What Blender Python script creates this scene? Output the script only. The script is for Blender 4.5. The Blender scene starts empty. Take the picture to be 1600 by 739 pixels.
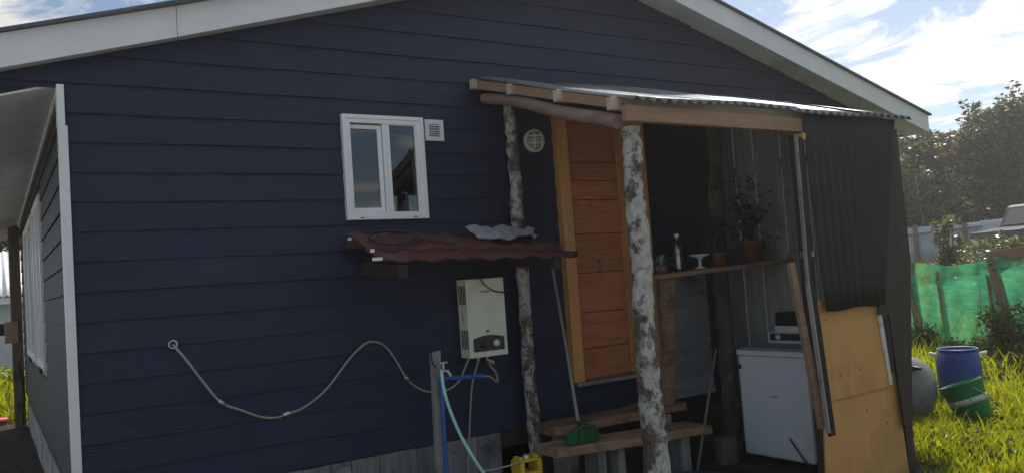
import bpy, math, random
import numpy as np
from mathutils import Vector, Matrix
random.seed(7); rng = np.random.default_rng(7)
S = bpy.context.scene
C = S.collection
rad = math.radians

# ------------------------------------------------------------------ camera
EYE = np.array([0.0, -5.0, 1.5])
CM = np.array([[0.8433, -0.53273, -0.071016], [-0.031367, 0.083124, -0.996045], [0.536526, 0.842193, 0.053389]])
FPX = 1285.35
cam = bpy.data.cameras.new('camera')
cam.sensor_fit = 'HORIZONTAL'; cam.sensor_width = 36.0
cam.lens = FPX / 1600 * 36
cam.clip_start = 0.05; cam.clip_end = 2000
co = bpy.data.objects.new('camera', cam); C.objects.link(co)
r, d, f = CM
co.matrix_world = Matrix(((r[0], -d[0], -f[0], EYE[0]), (r[1], -d[1], -f[1], EYE[1]), (r[2], -d[2], -f[2], EYE[2]), (0, 0, 0, 1)))
S.camera = co

# ------------------------------------------------------------------ light
SUN_AZ, SUN_EL = 60.0, 42.0            # azimuth from +Y towards +X
S.view_settings.view_transform = 'Standard'
S.view_settings.look = 'None'
S.view_settings.exposure = 0.2
S.view_settings.gamma = 1.0
sdir = Vector((math.sin(rad(SUN_AZ)) * math.cos(rad(SUN_EL)), math.cos(rad(SUN_AZ)) * math.cos(rad(SUN_EL)), math.sin(rad(SUN_EL))))
sun = bpy.data.lights.new('sun', 'SUN'); sun.energy = 4.2; sun.angle = rad(0.5); sun.color = (1.0, 0.95, 0.86)
so = bpy.data.objects.new('sun', sun); C.objects.link(so)
so.rotation_euler = sdir.to_track_quat('Z', 'Y').to_euler()

W = bpy.data.worlds.new('World'); S.world = W; W.use_nodes = True
nt = W.node_tree; nt.nodes.clear()
def N(nt, typ, **kw):
    n = nt.nodes.new(typ)
    for k, v in kw.items():
        if k in n.inputs.keys() if isinstance(k, str) else False: n.inputs[k].default_value = v
        else: setattr(n, k, v)
    return n
def world():
    L = nt.links.new
    sky = N(nt, 'ShaderNodeTexSky', sky_type='NISHITA', sun_disc=False, sun_elevation=rad(SUN_EL), sun_rotation=rad(SUN_AZ), dust_density=0.3)
    tc = N(nt, 'ShaderNodeTexCoord')
    sep = N(nt, 'ShaderNodeSeparateXYZ'); L(tc.outputs['Generated'], sep.inputs[0])
    mz = N(nt, 'ShaderNodeMath', operation='MAXIMUM'); L(sep.outputs['Z'], mz.inputs[0]); mz.inputs[1].default_value = 0.04
    ad = N(nt, 'ShaderNodeMath', operation='ADD'); L(mz.outputs[0], ad.inputs[0]); ad.inputs[1].default_value = 0.12
    dv = N(nt, 'ShaderNodeVectorMath', operation='DIVIDE')
    cb = N(nt, 'ShaderNodeCombineXYZ')
    for i in range(3): L(ad.outputs[0], cb.inputs[i])
    L(tc.outputs['Generated'], dv.inputs[0]); L(cb.outputs[0], dv.inputs[1])
    mp = N(nt, 'ShaderNodeMapping'); mp.inputs['Scale'].default_value = (1.0, 1.0, 0.0); mp.inputs['Rotation'].default_value = (0, 0, rad(60)); mp.inputs['Location'].default_value = (5.3, 1.1, 0)
    L(dv.outputs[0], mp.inputs[0])
    no = N(nt, 'ShaderNodeTexNoise'); no.inputs['Scale'].default_value = 2.4; no.inputs['Detail'].default_value = 10; no.inputs['Roughness'].default_value = 0.6; no.inputs['Distortion'].default_value = 0.5
    L(mp.outputs[0], no.inputs['Vector'])
    # more cloud towards the sun's half of the sky
    dt = N(nt, 'ShaderNodeVectorMath', operation='DOT_PRODUCT'); L(tc.outputs['Generated'], dt.inputs[0]); dt.inputs[1].default_value = sdir
    bias = N(nt, 'ShaderNodeMath', operation='MULTIPLY_ADD'); L(dt.outputs['Value'], bias.inputs[0]); bias.inputs[1].default_value = 0.07; L(no.outputs['Fac'], bias.inputs[2])
    cr = N(nt, 'ShaderNodeValToRGB'); cr.color_ramp.elements[0].position = 0.50; cr.color_ramp.elements[1].position = 0.60
    L(bias.outputs[0], cr.inputs[0])
    # cloud radiance: bright, brighter around the sun (forward scattering)
    pw = N(nt, 'ShaderNodeMath', operation='MAXIMUM'); L(dt.outputs['Value'], pw.inputs[0]); pw.inputs[1].default_value = 0.0
    p2 = N(nt, 'ShaderNodeMath', operation='POWER'); L(pw.outputs[0], p2.inputs[0]); p2.inputs[1].default_value = 4.0
    p3 = N(nt, 'ShaderNodeMath', operation='MULTIPLY_ADD'); L(p2.outputs[0], p3.inputs[0]); p3.inputs[1].default_value = 7.0; p3.inputs[2].default_value = CLOUD
    cc = N(nt, 'ShaderNodeVectorMath', operation='SCALE'); cc.inputs[0].default_value = (1.0, 0.985, 0.96); L(p3.outputs[0], cc.inputs['Scale'])
    mix = N(nt, 'ShaderNodeMix', data_type='RGBA'); L(cr.outputs['Color'], mix.inputs['Factor'])
    L(sky.outputs[0], mix.inputs['A']); L(cc.outputs[0], mix.inputs['B'])
    bg = N(nt, 'ShaderNodeBackground'); bg.inputs['Strength'].default_value = SKY
    L(mix.outputs['Result'], bg.inputs['Color'])
    out = N(nt, 'ShaderNodeOutputWorld'); L(bg.outputs[0], out.inputs['Surface'])
SKY, CLOUD = 0.085, 7.5
world()

# ------------------------------------------------------------------ picture measurements -> world points
def ray(px, py):
    return CM.T @ np.array([(px - 800) / FPX, (py - 369.5) / FPX, 1.0])
def at(px, py, y):
    v = ray(px, py); return EYE + v * ((y + 5) / v[1])
def ax(px, py, x):
    v = ray(px, py); return EYE + v * (x / v[0])
def az(px, py, z):
    v = ray(px, py); return EYE + v * ((z - 1.5) / v[2])
def pd(px, py, depth):
    return EYE + ray(px, py) * depth
def gh(x, y):                               # ground height: flat yard, a gentle rise beyond the net
    t = (x * 0.5365 + (y + 5) * 0.8422 - 12.5) / 9.0
    t = np.clip(t, 0, 1) * np.clip((np.asarray(x) - 4.0) / 5.0, 0, 1)
    return 0.9 * t * t * (3 - 2 * t)

# ------------------------------------------------------------------ mesh builder
class MB:
    def __init__(s): s.v = []; s.f = []; s.sm = []
    def add(s, vs, fs, smooth=False):
        o = len(s.v); s.v += [tuple(map(float, p)) for p in vs]
        s.f += [tuple(i + o for i in q) for q in fs]; s.sm += [smooth] * len(fs); return s
    def hexa(s, p):                         # 8 points: bottom ring 0-3, top ring 4-7
        return s.add(p, [(0, 3, 2, 1), (4, 5, 6, 7), (0, 1, 5, 4), (1, 2, 6, 5), (2, 3, 7, 6), (3, 0, 4, 7)])
    def box(s, x0, x1, y0, y1, z0, z1):
        return s.hexa([(x0, y0, z0), (x1, y0, z0), (x1, y1, z0), (x0, y1, z0), (x0, y0, z1), (x1, y0, z1), (x1, y1, z1), (x0, y1, z1)])
    def bar(s, a, b, w, h, up=(0, 0, 1)):   # rectangular bar from a to b
        a = Vector(a); b = Vector(b); t = (b - a).normalized(); u = Vector(up)
        sx = t.cross(u).normalized(); sz = sx.cross(t).normalized()
        sx *= w / 2; sz *= h / 2
        return s.hexa([a - sx - sz, a + sx - sz, b + sx - sz, b - sx - sz, a - sx + sz, a + sx + sz, b + sx + sz, b - sx + sz])
    def tube(s, pts, r, n=8, caps=True, wob=0.0):
        pts = [Vector(p) for p in pts]; m = len(pts)
        rs = [r] * m if not hasattr(r, '__len__') else list(r)
        t0 = (pts[1] - pts[0]).normalized(); u = t0.orthogonal().normalized()
        vs = []; fs = []
        for i, p in enumerate(pts):
            t = (pts[min(i + 1, m - 1)] - pts[max(i - 1, 0)]).normalized()
            u = (u - t * u.dot(t)).normalized(); w = t.cross(u)
            for k in range(n):
                a = 2 * math.pi * k / n
                rr = rs[i] * (1 + (random.uniform(-wob, wob) if wob else 0))
                vs.append(p + (u * math.cos(a) + w * math.sin(a)) * rr)
        for i in range(m - 1):
            for k in range(n):
                fs.append((i * n + k, i * n + (k + 1) % n, (i + 1) * n + (k + 1) % n, (i + 1) * n + k))
        s.add(vs, fs, True)
        if caps:
            s.add(vs[:n], [tuple(range(n))[::-1]]); s.add(vs[-n:], [tuple(range(n))])
        return s
    def lathe(s, prof, c=(0, 0, 0), n=24, axis=None, smooth=True):
        # prof: (radius, height) list; axis: Matrix for orientation
        vs = []; fs = []; m = len(prof)
        for (rr, h) in prof:
            for k in range(n):
                a = 2 * math.pi * k / n
                v = Vector((rr * math.cos(a), rr * math.sin(a), h))
                if axis is not None: v = axis @ v
                vs.append(v + Vector(c))
        for i in range(m - 1):
            for k in range(n):
                fs.append((i * n + k, i * n + (k + 1) % n, (i + 1) * n + (k + 1) % n, (i + 1) * n + k))
        return s.add(vs, fs, smooth)
    def grid(s, P, smooth=True):            # P[i][j] points
        ni, nj = len(P), len(P[0])
        vs = [p for row in P for p in row]
        fs = [(i * nj + j, i * nj + j + 1, (i + 1) * nj + j + 1, (i + 1) * nj + j) for i in range(ni - 1) for j in range(nj - 1)]
        return s.add(vs, fs, smooth)
    def build(s, name, mat, parent=None, bevel=0.0, solid=0.0):
        me = bpy.data.meshes.new(name)
        off = Vector((0, 0, 0)) if parent is None else Vector(root_of(parent).location)
        me.from_pydata([(v[0] - off.x, v[1] - off.y, v[2] - off.z) for v in s.v], [], s.f)
        me.polygons.foreach_set('use_smooth', s.sm)
        if mat: me.materials.append(mat)
        me.update()
        o = bpy.data.objects.new(name, me); C.objects.link(o)
        if parent is not None: o.parent = parent
        if solid:
            md = o.modifiers.new('thick', 'SOLIDIFY'); md.thickness = solid; md.offset = 0
        if bevel:
            md = o.modifiers.new('edge', 'BEVEL'); md.width = bevel; md.segments = 2; md.limit_method = 'ANGLE'
        return o
def root_of(o):
    while o.parent: o = o.parent
    return o
def thing(name, label, cat, loc=(0, 0, 0), group=None):
    o = bpy.data.objects.new(name, None); C.objects.link(o); o.location = loc
    o.empty_display_size = 0.1
    return tag(o, label, cat, group)
def tag(o, label, cat, group=None, kind=None):
    o['label'] = label; o['category'] = cat
    if group: o['group'] = group
    if kind: o['kind'] = kind
    return o
def struct(o): o['kind'] = 'structure'; return o
def smooth_path(pts, k=8):                  # Catmull-Rom through points
    P = [np.array(p, float) for p in pts]; P = [2 * P[0] - P[1]] + P + [2 * P[-1] - P[-2]]
    out = []
    for i in range(1, len(P) - 2):
        for j in range(k):
            t = j / k
            out.append(0.5 * ((2 * P[i]) + (P[i + 1] - P[i - 1]) * t + (2 * P[i - 1] - 5 * P[i] + 4 * P[i + 1] - P[i + 2]) * t * t + (3 * P[i] - P[i - 1] - 3 * P[i + 1] + P[i + 2]) * t ** 3))
    out.append(P[-2]); return out

# ------------------------------------------------------------------ materials
def mat(name, c1, c2=None, rough=0.6, scale=(1, 1, 1), ns=6.0, lo=0.35, hi=0.65, bump=0.0, bs=None, bns=None, metal=0.0, spec=0.4, rand=0.0, c3=None, n3=2.0, l3=0.55, h3=0.65, trans=0.0, alpha=None, coat=0.0, rvar=0.0):
    m = bpy.data.materials.new(name); m.use_nodes = True
    nt = m.node_tree; L = nt.links.new; b = nt.nodes['Principled BSDF']; out = nt.nodes['Material Output']
    b.inputs['Roughness'].default_value = rough; b.inputs['Metallic'].default_value = metal
    b.inputs['Specular IOR Level'].default_value = spec; b.inputs['Coat Weight'].default_value = coat
    c2 = c2 or c1
    tc = nt.nodes.new('ShaderNodeTexCoord'); mp = nt.nodes.new('ShaderNodeMapping'); mp.inputs['Scale'].default_value = scale
    L(tc.outputs['Object'], mp.inputs[0])
    oi = nt.nodes.new('ShaderNodeObjectInfo')
    ofs = nt.nodes.new('ShaderNodeVectorMath'); ofs.operation = 'SCALE'; ofs.inputs[0].default_value = (37.0, 17.0, 53.0); L(oi.outputs['Random'], ofs.inputs['Scale'])
    L(ofs.outputs[0], mp.inputs['Location'])
    n = nt.nodes.new('ShaderNodeTexNoise'); n.inputs['Scale'].default_value = ns; n.inputs['Detail'].default_value = 8; n.inputs['Roughness'].default_value = 0.62
    L(mp.outputs[0], n.inputs['Vector'])
    mr = nt.nodes.new('ShaderNodeMapRange'); mr.inputs['From Min'].default_value = lo; mr.inputs['From Max'].default_value = hi; L(n.outputs['Fac'], mr.inputs['Value'])
    mx = nt.nodes.new('ShaderNodeMix'); mx.data_type = 'RGBA'; mx.inputs['A'].default_value = (*c1, 1); mx.inputs['B'].default_value = (*c2, 1); L(mr.outputs[0], mx.inputs['Factor'])
    col = mx.outputs['Result']
    if c3 is not None:
        n2 = nt.nodes.new('ShaderNodeTexNoise'); n2.inputs['Scale'].default_value = n3; n2.inputs['Detail'].default_value = 7; n2.inputs['Roughness'].default_value = 0.65
        o2 = nt.nodes.new('ShaderNodeVectorMath'); L(tc.outputs['Object'], o2.inputs[0]); L(ofs.outputs[0], o2.inputs[1]); L(o2.outputs[0], n2.inputs['Vector'])
        m2 = nt.nodes.new('ShaderNodeMapRange'); m2.inputs['From Min'].default_value = l3; m2.inputs['From Max'].default_value = h3; L(n2.outputs['Fac'], m2.inputs['Value'])
        x2 = nt.nodes.new('ShaderNodeMix'); x2.data_type = 'RGBA'; L(col, x2.inputs['A']); x2.inputs['B'].default_value = (*c3, 1); L(m2.outputs[0], x2.inputs['Factor']); col = x2.outputs['Result']
    if rand:
        hs = nt.nodes.new('ShaderNodeHueSaturation'); L(col, hs.inputs['Color'])
        ma = nt.nodes.new('ShaderNodeMapRange'); L(oi.outputs['Random'], ma.inputs['Value']); ma.inputs['To Min'].default_value = 1 - rand; ma.inputs['To Max'].default_value = 1 + rand
        L(ma.outputs[0], hs.inputs['Value']); col = hs.outputs['Color']
    L(col, b.inputs['Base Color'])
    if rvar:
        rv = nt.nodes.new('ShaderNodeMapRange'); L(n.outputs['Fac'], rv.inputs['Value']); rv.inputs['From Min'].default_value = 0.3; rv.inputs['From Max'].default_value = 0.7
        rv.inputs['To Min'].default_value = rough - rvar; rv.inputs['To Max'].default_value = rough + rvar; L(rv.outputs[0], b.inputs['Roughness'])
    if bump:
        bm = nt.nodes.new('ShaderNodeBump'); bm.inputs['Strength'].default_value = bump; bm.inputs['Distance'].default_value = 0.01
        if bs:
            mp2 = nt.nodes.new('ShaderNodeMapping'); mp2.inputs['Scale'].default_value = bs; L(tc.outputs['Object'], mp2.inputs[0]); L(ofs.outputs[0], mp2.inputs['Location'])
            nb = nt.nodes.new('ShaderNodeTexNoise'); nb.inputs['Scale'].default_value = bns or ns; nb.inputs['Detail'].default_value = 6; L(mp2.outputs[0], nb.inputs['Vector']); L(nb.outputs['Fac'], bm.inputs['Height'])
        else: L(n.outputs['Fac'], bm.inputs['Height'])
        L(bm.outputs[0], b.inputs['Normal'])
    if trans:
        tr = nt.nodes.new('ShaderNodeBsdfTranslucent'); L(col, tr.inputs['Color'])
        ms = nt.nodes.new('ShaderNodeMixShader'); ms.inputs[0].default_value = trans; L(b.outputs[0], ms.inputs[1]); L(tr.outputs[0], ms.inputs[2]); L(ms.outputs[0], out.inputs['Surface'])
    return m
def leaf_mat(name, c1, c2, c3, trans=0.5, tint=(1.6, 1.7, 0.6), rough=0.45, ns=1.3):
    m = bpy.data.materials.new(name); m.use_nodes = True
    nt = m.node_tree; L = nt.links.new; b = nt.nodes['Principled BSDF']; out = nt.nodes['Material Output']
    b.inputs['Roughness'].default_value = rough; b.inputs['Specular IOR Level'].default_value = 0.35
    g = nt.nodes.new('ShaderNodeNewGeometry')
    cr = nt.nodes.new('ShaderNodeValToRGB'); e = cr.color_ramp.elements
    e[0].color = (*c1, 1); e[1].color = (*c3, 1); k = e.new(0.5); k.color = (*c2, 1)
    L(g.outputs['Random Per Island'], cr.inputs[0])
    L(cr.outputs[0], b.inputs['Base Color'])
    sc = nt.nodes.new('ShaderNodeVectorMath'); sc.operation = 'MULTIPLY'; L(cr.outputs[0], sc.inputs[0]); sc.inputs[1].default_value = tint
    tr = nt.nodes.new('ShaderNodeBsdfTranslucent'); L(sc.outputs[0], tr.inputs['Color'])
    ms = nt.nodes.new('ShaderNodeMixShader'); ms.inputs[0].default_value = trans; L(b.outputs[0], ms.inputs[1]); L(tr.outputs[0], ms.inputs[2]); L(ms.outputs[0], out.inputs['Surface'])
    return m
def glass_mat(name, tint=(0.75, 0.8, 0.82), refl=0.12):
    m = bpy.data.materials.new(name); m.use_nodes = True
    nt = m.node_tree; L = nt.links.new; nt.nodes.remove(nt.nodes['Principled BSDF']); out = nt.nodes['Material Output']
    t = nt.nodes.new('ShaderNodeBsdfTransparent'); t.inputs[0].default_value = (*tint, 1)
    gl = nt.nodes.new('ShaderNodeBsdfGlossy'); gl.inputs['Roughness'].default_value = 0.02
    fr = nt.nodes.new('ShaderNodeFresnel'); fr.inputs[0].default_value = 1.5
    a = nt.nodes.new('ShaderNodeMath'); a.operation = 'ADD'; a.inputs[1].default_value = refl; L(fr.outputs[0], a.inputs[0])
    ms = nt.nodes.new('ShaderNodeMixShader'); L(a.outputs[0], ms.inputs[0]); L(t.outputs[0], ms.inputs[1]); L(gl.outputs[0], ms.inputs[2]); L(ms.outputs[0], out.inputs['Surface'])
    return m

M_ = {}
M_['navy'] = mat('navy_paint', (0.0135, 0.0175, 0.047), (0.02, 0.025, 0.058), rough=0.5, scale=(1, 1, 6), ns=2.0, bump=0.55, bs=(3, 3, 60), bns=3.0, spec=0.4, rand=0.08, c3=(0.045, 0.048, 0.062), n3=1.1, l3=0.55, h3=0.95, rvar=0.06)
M_['navy_glare'] = mat('navy_glare_paint', (0.024, 0.027, 0.04), (0.038, 0.041, 0.054), rough=0.6, scale=(1, 1, 6), ns=2.0, bump=0.5, bs=(3, 3, 60), bns=3.0, spec=0.5, rand=0.1)  # same navy paint, sky glare on the side wall put into its tone
M_['white'] = mat('white_paint', (0.72, 0.74, 0.76), (0.8, 0.81, 0.82), rough=0.5, ns=3, rand=0.03, c3=(0.55, 0.55, 0.52), n3=5, l3=0.62, h3=0.8, bump=0.05)
M_['pvc'] = mat('white_pvc', (0.8, 0.82, 0.83), (0.84, 0.85, 0.86), rough=0.3, ns=3, c3=(0.6, 0.6, 0.57), n3=9, l3=0.66, h3=0.85)
M_['soffit'] = mat('soffit_paint', (0.66, 0.68, 0.68), (0.74, 0.75, 0.74), rough=0.6, ns=2, c3=(0.55, 0.56, 0.54), n3=1.5)
M_['roofmetal'] = mat('roof_metal', (0.1, 0.11, 0.14), (0.15, 0.16, 0.19), rough=0.4, metal=0.6, ns=4)
M_['dark'] = mat('dark_timber', (0.03, 0.026, 0.022), (0.05, 0.044, 0.038), rough=0.8, ns=4, scale=(1, 1, 1))
M_['inner'] = mat('interior_plaster', (0.4, 0.34, 0.27), (0.48, 0.41, 0.33), rough=0.8, ns=2)
M_['glass'] = glass_mat('window_glass', refl=0.05)
M_['sideglass'] = glass_mat('side_window_glass', tint=(0.35, 0.37, 0.4), refl=0.5)
M_['door'] = mat('varnished_door_wood', (0.38, 0.135, 0.065), (0.53, 0.205, 0.098), rough=0.42, scale=(1.2, 1, 16), ns=3.0, bump=0.12, rand=0.14, spec=0.4, c3=(0.2, 0.065, 0.024), n3=2.6, l3=0.55, h3=0.85)
M_['jamb'] = mat('pale_pine_trim', (0.56, 0.27, 0.09), (0.66, 0.34, 0.13), rough=0.5, scale=(16, 16, 1), ns=2.6, bump=0.1, rand=0.06, c3=(0.36, 0.15, 0.05), n3=4, l3=0.6, h3=0.85)
M_['stile'] = mat('door_stile_wood', (0.46, 0.2, 0.08), (0.56, 0.26, 0.105), rough=0.45, scale=(16, 16, 1), ns=2.6, bump=0.1, c3=(0.3, 0.12, 0.05), n3=4, l3=0.58, h3=0.85)
M_['skirt'] = mat('old_skirting_zinc', (0.13, 0.135, 0.135), (0.23, 0.235, 0.235), rough=0.8, scale=(10, 10, 1), ns=2.2, bump=0.4, rand=0.2, c3=(0.08, 0.075, 0.07), n3=6, l3=0.55, h3=0.68)
M_['beam'] = mat('raw_pine_beam', (0.24, 0.145, 0.09), (0.34, 0.215, 0.14), rough=0.75, scale=(1, 14, 14), ns=2.5, bump=0.3, rand=0.12, c3=(0.22, 0.13, 0.08), n3=4, l3=0.55, h3=0.75)
M_['purlin'] = mat('grey_pine_purlin', (0.42, 0.34, 0.26), (0.56, 0.47, 0.37), rough=0.8, scale=(1, 14, 14), ns=2.5, bump=0.3, rand=0.12)
M_['pole'] = mat('peeled_pole', (0.2, 0.14, 0.115), (0.3, 0.21, 0.17), rough=0.8, scale=(12, 1, 12), ns=2.0, bump=0.4, c3=(0.18, 0.14, 0.11), n3=5)
M_['oldwood'] = mat('weathered_wood', (0.16, 0.12, 0.09), (0.27, 0.2, 0.15), rough=0.85, scale=(14, 14, 1), ns=2.5, bump=0.5, rand=0.25, c3=(0.09, 0.07, 0.055), n3=4)
M_['greywood'] = mat('grey_weathered_wood', (0.19, 0.19, 0.18), (0.32, 0.31, 0.29), rough=0.85, scale=(14, 14, 1), ns=2.2, bump=0.5, rand=0.22, c3=(0.11, 0.105, 0.1), n3=5, l3=0.55, h3=0.7)
M_['hazeboard'] = mat('haze_lift_siding', (0.2, 0.21, 0.225), (0.28, 0.29, 0.305), rough=0.7, scale=(1, 1, 8), ns=3, bump=0.2, rand=0.12, c3=(0.12, 0.12, 0.125), n3=3)
M_['paleboard'] = mat('pale_wall_board', (0.22, 0.225, 0.22), (0.33, 0.335, 0.33), rough=0.8, scale=(10, 10, 1), ns=2.2, bump=0.3, rand=0.15, c3=(0.2, 0.2, 0.195), n3=3)
M_['step'] = mat('worn_step_wood', (0.19, 0.12, 0.072), (0.33, 0.205, 0.115), rough=0.8, scale=(1, 14, 14), ns=2.5, bump=0.5, rand=0.15, c3=(0.08, 0.06, 0.047), n3=6, l3=0.5, h3=0.66)
M_['steptop'] = mat('step_dirt', (0.1, 0.075, 0.06), (0.2, 0.15, 0.12), rough=0.9, ns=12)
M_['orange'] = mat('orange_board', (0.5, 0.27, 0.085), (0.57, 0.32, 0.11), rough=0.55, ns=3.0, scale=(4, 4, .5), rand=0.06, c3=(0.33, 0.185, 0.075), n3=2.2, l3=0.5, h3=0.78, bump=0.05)
M_['black'] = mat('black_sheet', (0.009, 0.009, 0.009), (0.018, 0.0175, 0.017), rough=0.75, scale=(12, 12, 1), ns=2.0, bump=0.15)
M_['brownboard'] = mat('dark_brown_board', (0.034, 0.025, 0.02), (0.055, 0.042, 0.034), rough=0.7, scale=(12, 12, 1), ns=2.0, bump=0.25, rand=0.2)
M_['paintedtrim'] = mat('pale_grey_trim', (0.5, 0.49, 0.43), (0.62, 0.6, 0.54), rough=0.6, scale=(9, 9, 1), ns=3, bump=0.2, c3=(0.3, 0.25, 0.18), n3=9, l3=0.55, h3=0.7)
M_['tile'] = mat('maroon_tile_sheet', (0.08, 0.02, 0.022), (0.115, 0.034, 0.036), rough=0.7, ns=14, bump=0.25, c3=(0.1, 0.07, 0.06), n3=5, l3=0.5, h3=0.72)
M_['cloth'] = mat('grey_cloth', (0.27, 0.275, 0.3), (0.36, 0.365, 0.39), rough=0.95, ns=30, bump=0.2, c3=(0.3, 0.31, 0.33), n3=8)
M_['rubber'] = mat('black_rubber', (0.018, 0.018, 0.02), (0.03, 0.03, 0.033), rough=0.5, ns=9)
M_['enamel'] = mat('cream_enamel', (0.76, 0.75, 0.62), (0.82, 0.81, 0.72), rough=0.38, ns=2.5, c3=(0.6, 0.54, 0.33), n3=3.0, l3=0.5, h3=0.8, bump=0.02)
M_['panelgrey'] = mat('charcoal_plastic', (0.03, 0.032, 0.035), (0.05, 0.052, 0.055), rough=0.4, ns=9)
M_['knobwhite'] = mat('white_knob', (0.75, 0.75, 0.72), rough=0.35)
M_['chrome'] = mat('dull_metal', (0.45, 0.44, 0.42), (0.6, 0.59, 0.56), rough=0.35, metal=0.9, ns=20)
M_['brass'] = mat('brass_fitting', (0.45, 0.33, 0.15), (0.55, 0.42, 0.2), rough=0.4, metal=0.8, ns=20)
M_['greyhose'] = mat('grey_hose', (0.27, 0.265, 0.24), (0.36, 0.35, 0.32), rough=0.5, ns=14, c3=(0.34, 0.29, 0.16), n3=3, l3=0.5, h3=0.6)
M_['bluepipe'] = mat('blue_pvc', (0.02, 0.12, 0.42), (0.03, 0.16, 0.5), rough=0.4, ns=8, rand=0.1)
M_['greenhose'] = mat('clear_green_hose', (0.3, 0.62, 0.52), (0.42, 0.72, 0.62), rough=0.3, ns=14)
M_['yellow'] = mat('yellow_plastic', (0.6, 0.4, 0.02), (0.68, 0.47, 0.03), rough=0.4, ns=6, c3=(0.35, 0.24, 0.03), n3=9, l3=0.55, h3=0.75)
M_['wm'] = mat('washer_white', (0.78, 0.82, 0.84), (0.83, 0.86, 0.87), rough=0.35, ns=2, c3=(0.7, 0.74, 0.76), n3=3)
M_['wmlid'] = mat('washer_lid', (0.22, 0.25, 0.28), (0.28, 0.31, 0.34), rough=0.35, ns=3)
M_['bristle'] = mat('green_bristles', (0.02, 0.15, 0.045), (0.035, 0.2, 0.065), rough=0.7, ns=40, scale=(6, 6, 1), bump=0.6)
M_['broomstick'] = mat('grey_broom_stick', (0.2, 0.18, 0.155), (0.28, 0.25, 0.22), rough=0.6, ns=9)
M_['terracotta'] = mat('terracotta', (0.17, 0.07, 0.05), (0.23, 0.095, 0.065), rough=0.8, ns=6)
M_['bottle'] = glass_mat('bottle_plastic', tint=(0.6, 0.68, 0.68), refl=0.12)
M_['drum'] = mat('blue_drum_plastic', (0.025, 0.065, 0.3), (0.035, 0.08, 0.36), rough=0.4, ns=5, c3=(0.06, 0.08, 0.2), n3=7, l3=0.55, h3=0.75, trans=0.05)
M_['tank'] = mat('grey_tank_plastic', (0.15, 0.15, 0.146), (0.2, 0.2, 0.192), rough=0.3, ns=14, bump=0.12, c3=(0.27, 0.265, 0.25), n3=10, l3=0.55, h3=0.75)
M_['bucket'] = mat('green_bucket_plastic', (0.015, 0.2, 0.05), (0.02, 0.26, 0.07), rough=0.4, ns=5, trans=0.12)
M_['label'] = mat('worn_white_band', (0.5, 0.56, 0.5), (0.6, 0.64, 0.58), rough=0.6, ns=18, c3=(0.15, 0.3, 0.17), n3=18, l3=0.52, h3=0.6)
M_['tub'] = mat('navy_basin_plastic', (0.02, 0.035, 0.09), (0.03, 0.05, 0.12), rough=0.4, ns=5)
M_['concrete'] = mat('rough_concrete', (0.3, 0.3, 0.29), (0.42, 0.42, 0.4), rough=0.9, ns=7, bump=0.4, rand=0.1, c3=(0.2, 0.2, 0.19), n3=4)
M_['zincwall'] = mat('pale_zinc_wall', (0.5, 0.55, 0.62), (0.58, 0.63, 0.7), rough=0.5, ns=3, rand=0.05, metal=0.0)
M_['zincroof'] = mat('light_zinc_roof', (0.7, 0.72, 0.75), (0.78, 0.8, 0.82), rough=0.5, ns=3)
M_['housewall'] = mat('pale_house_wall', (0.5, 0.54, 0.58), (0.56, 0.6, 0.63), rough=0.7, ns=2)
M_['carpaint'] = mat('dark_car_paint', (0.015, 0.016, 0.018), (0.025, 0.026, 0.028), rough=0.25, ns=2, coat=0.5)
M_['carglass'] = glass_mat('car_glass', tint=(0.3, 0.36, 0.42), refl=0.1)
M_['rail'] = mat('reddish_rail', (0.2, 0.125, 0.1), (0.28, 0.18, 0.145), rough=0.8, scale=(2, 2, 14), ns=3, bump=0.3)
M_['redpipe'] = mat('red_plastic', (0.4, 0.04, 0.04), rough=0.5)
M_['meter'] = mat('tan_box', (0.36, 0.24, 0.15), (0.42, 0.29, 0.19), rough=0.6, ns=5)
M_['bark'] = mat('tree_bark', (0.06, 0.05, 0.042), (0.12, 0.1, 0.085), rough=0.9, scale=(1, 1, 0.3), ns=8, bump=0.5)
M_['darkbark'] = mat('dark_patchy_bark', (0.07, 0.06, 0.048), (0.14, 0.12, 0.1), rough=0.9, scale=(1, 1, .5), ns=12, bump=0.6, c3=(0.24, 0.23, 0.2), n3=11, l3=0.6, h3=0.66)  # darker, browner bark with grey patches, back post only
M_['oil'] = mat('soap_plastic', (0.62, 0.63, 0.6), rough=0.35)

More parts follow.
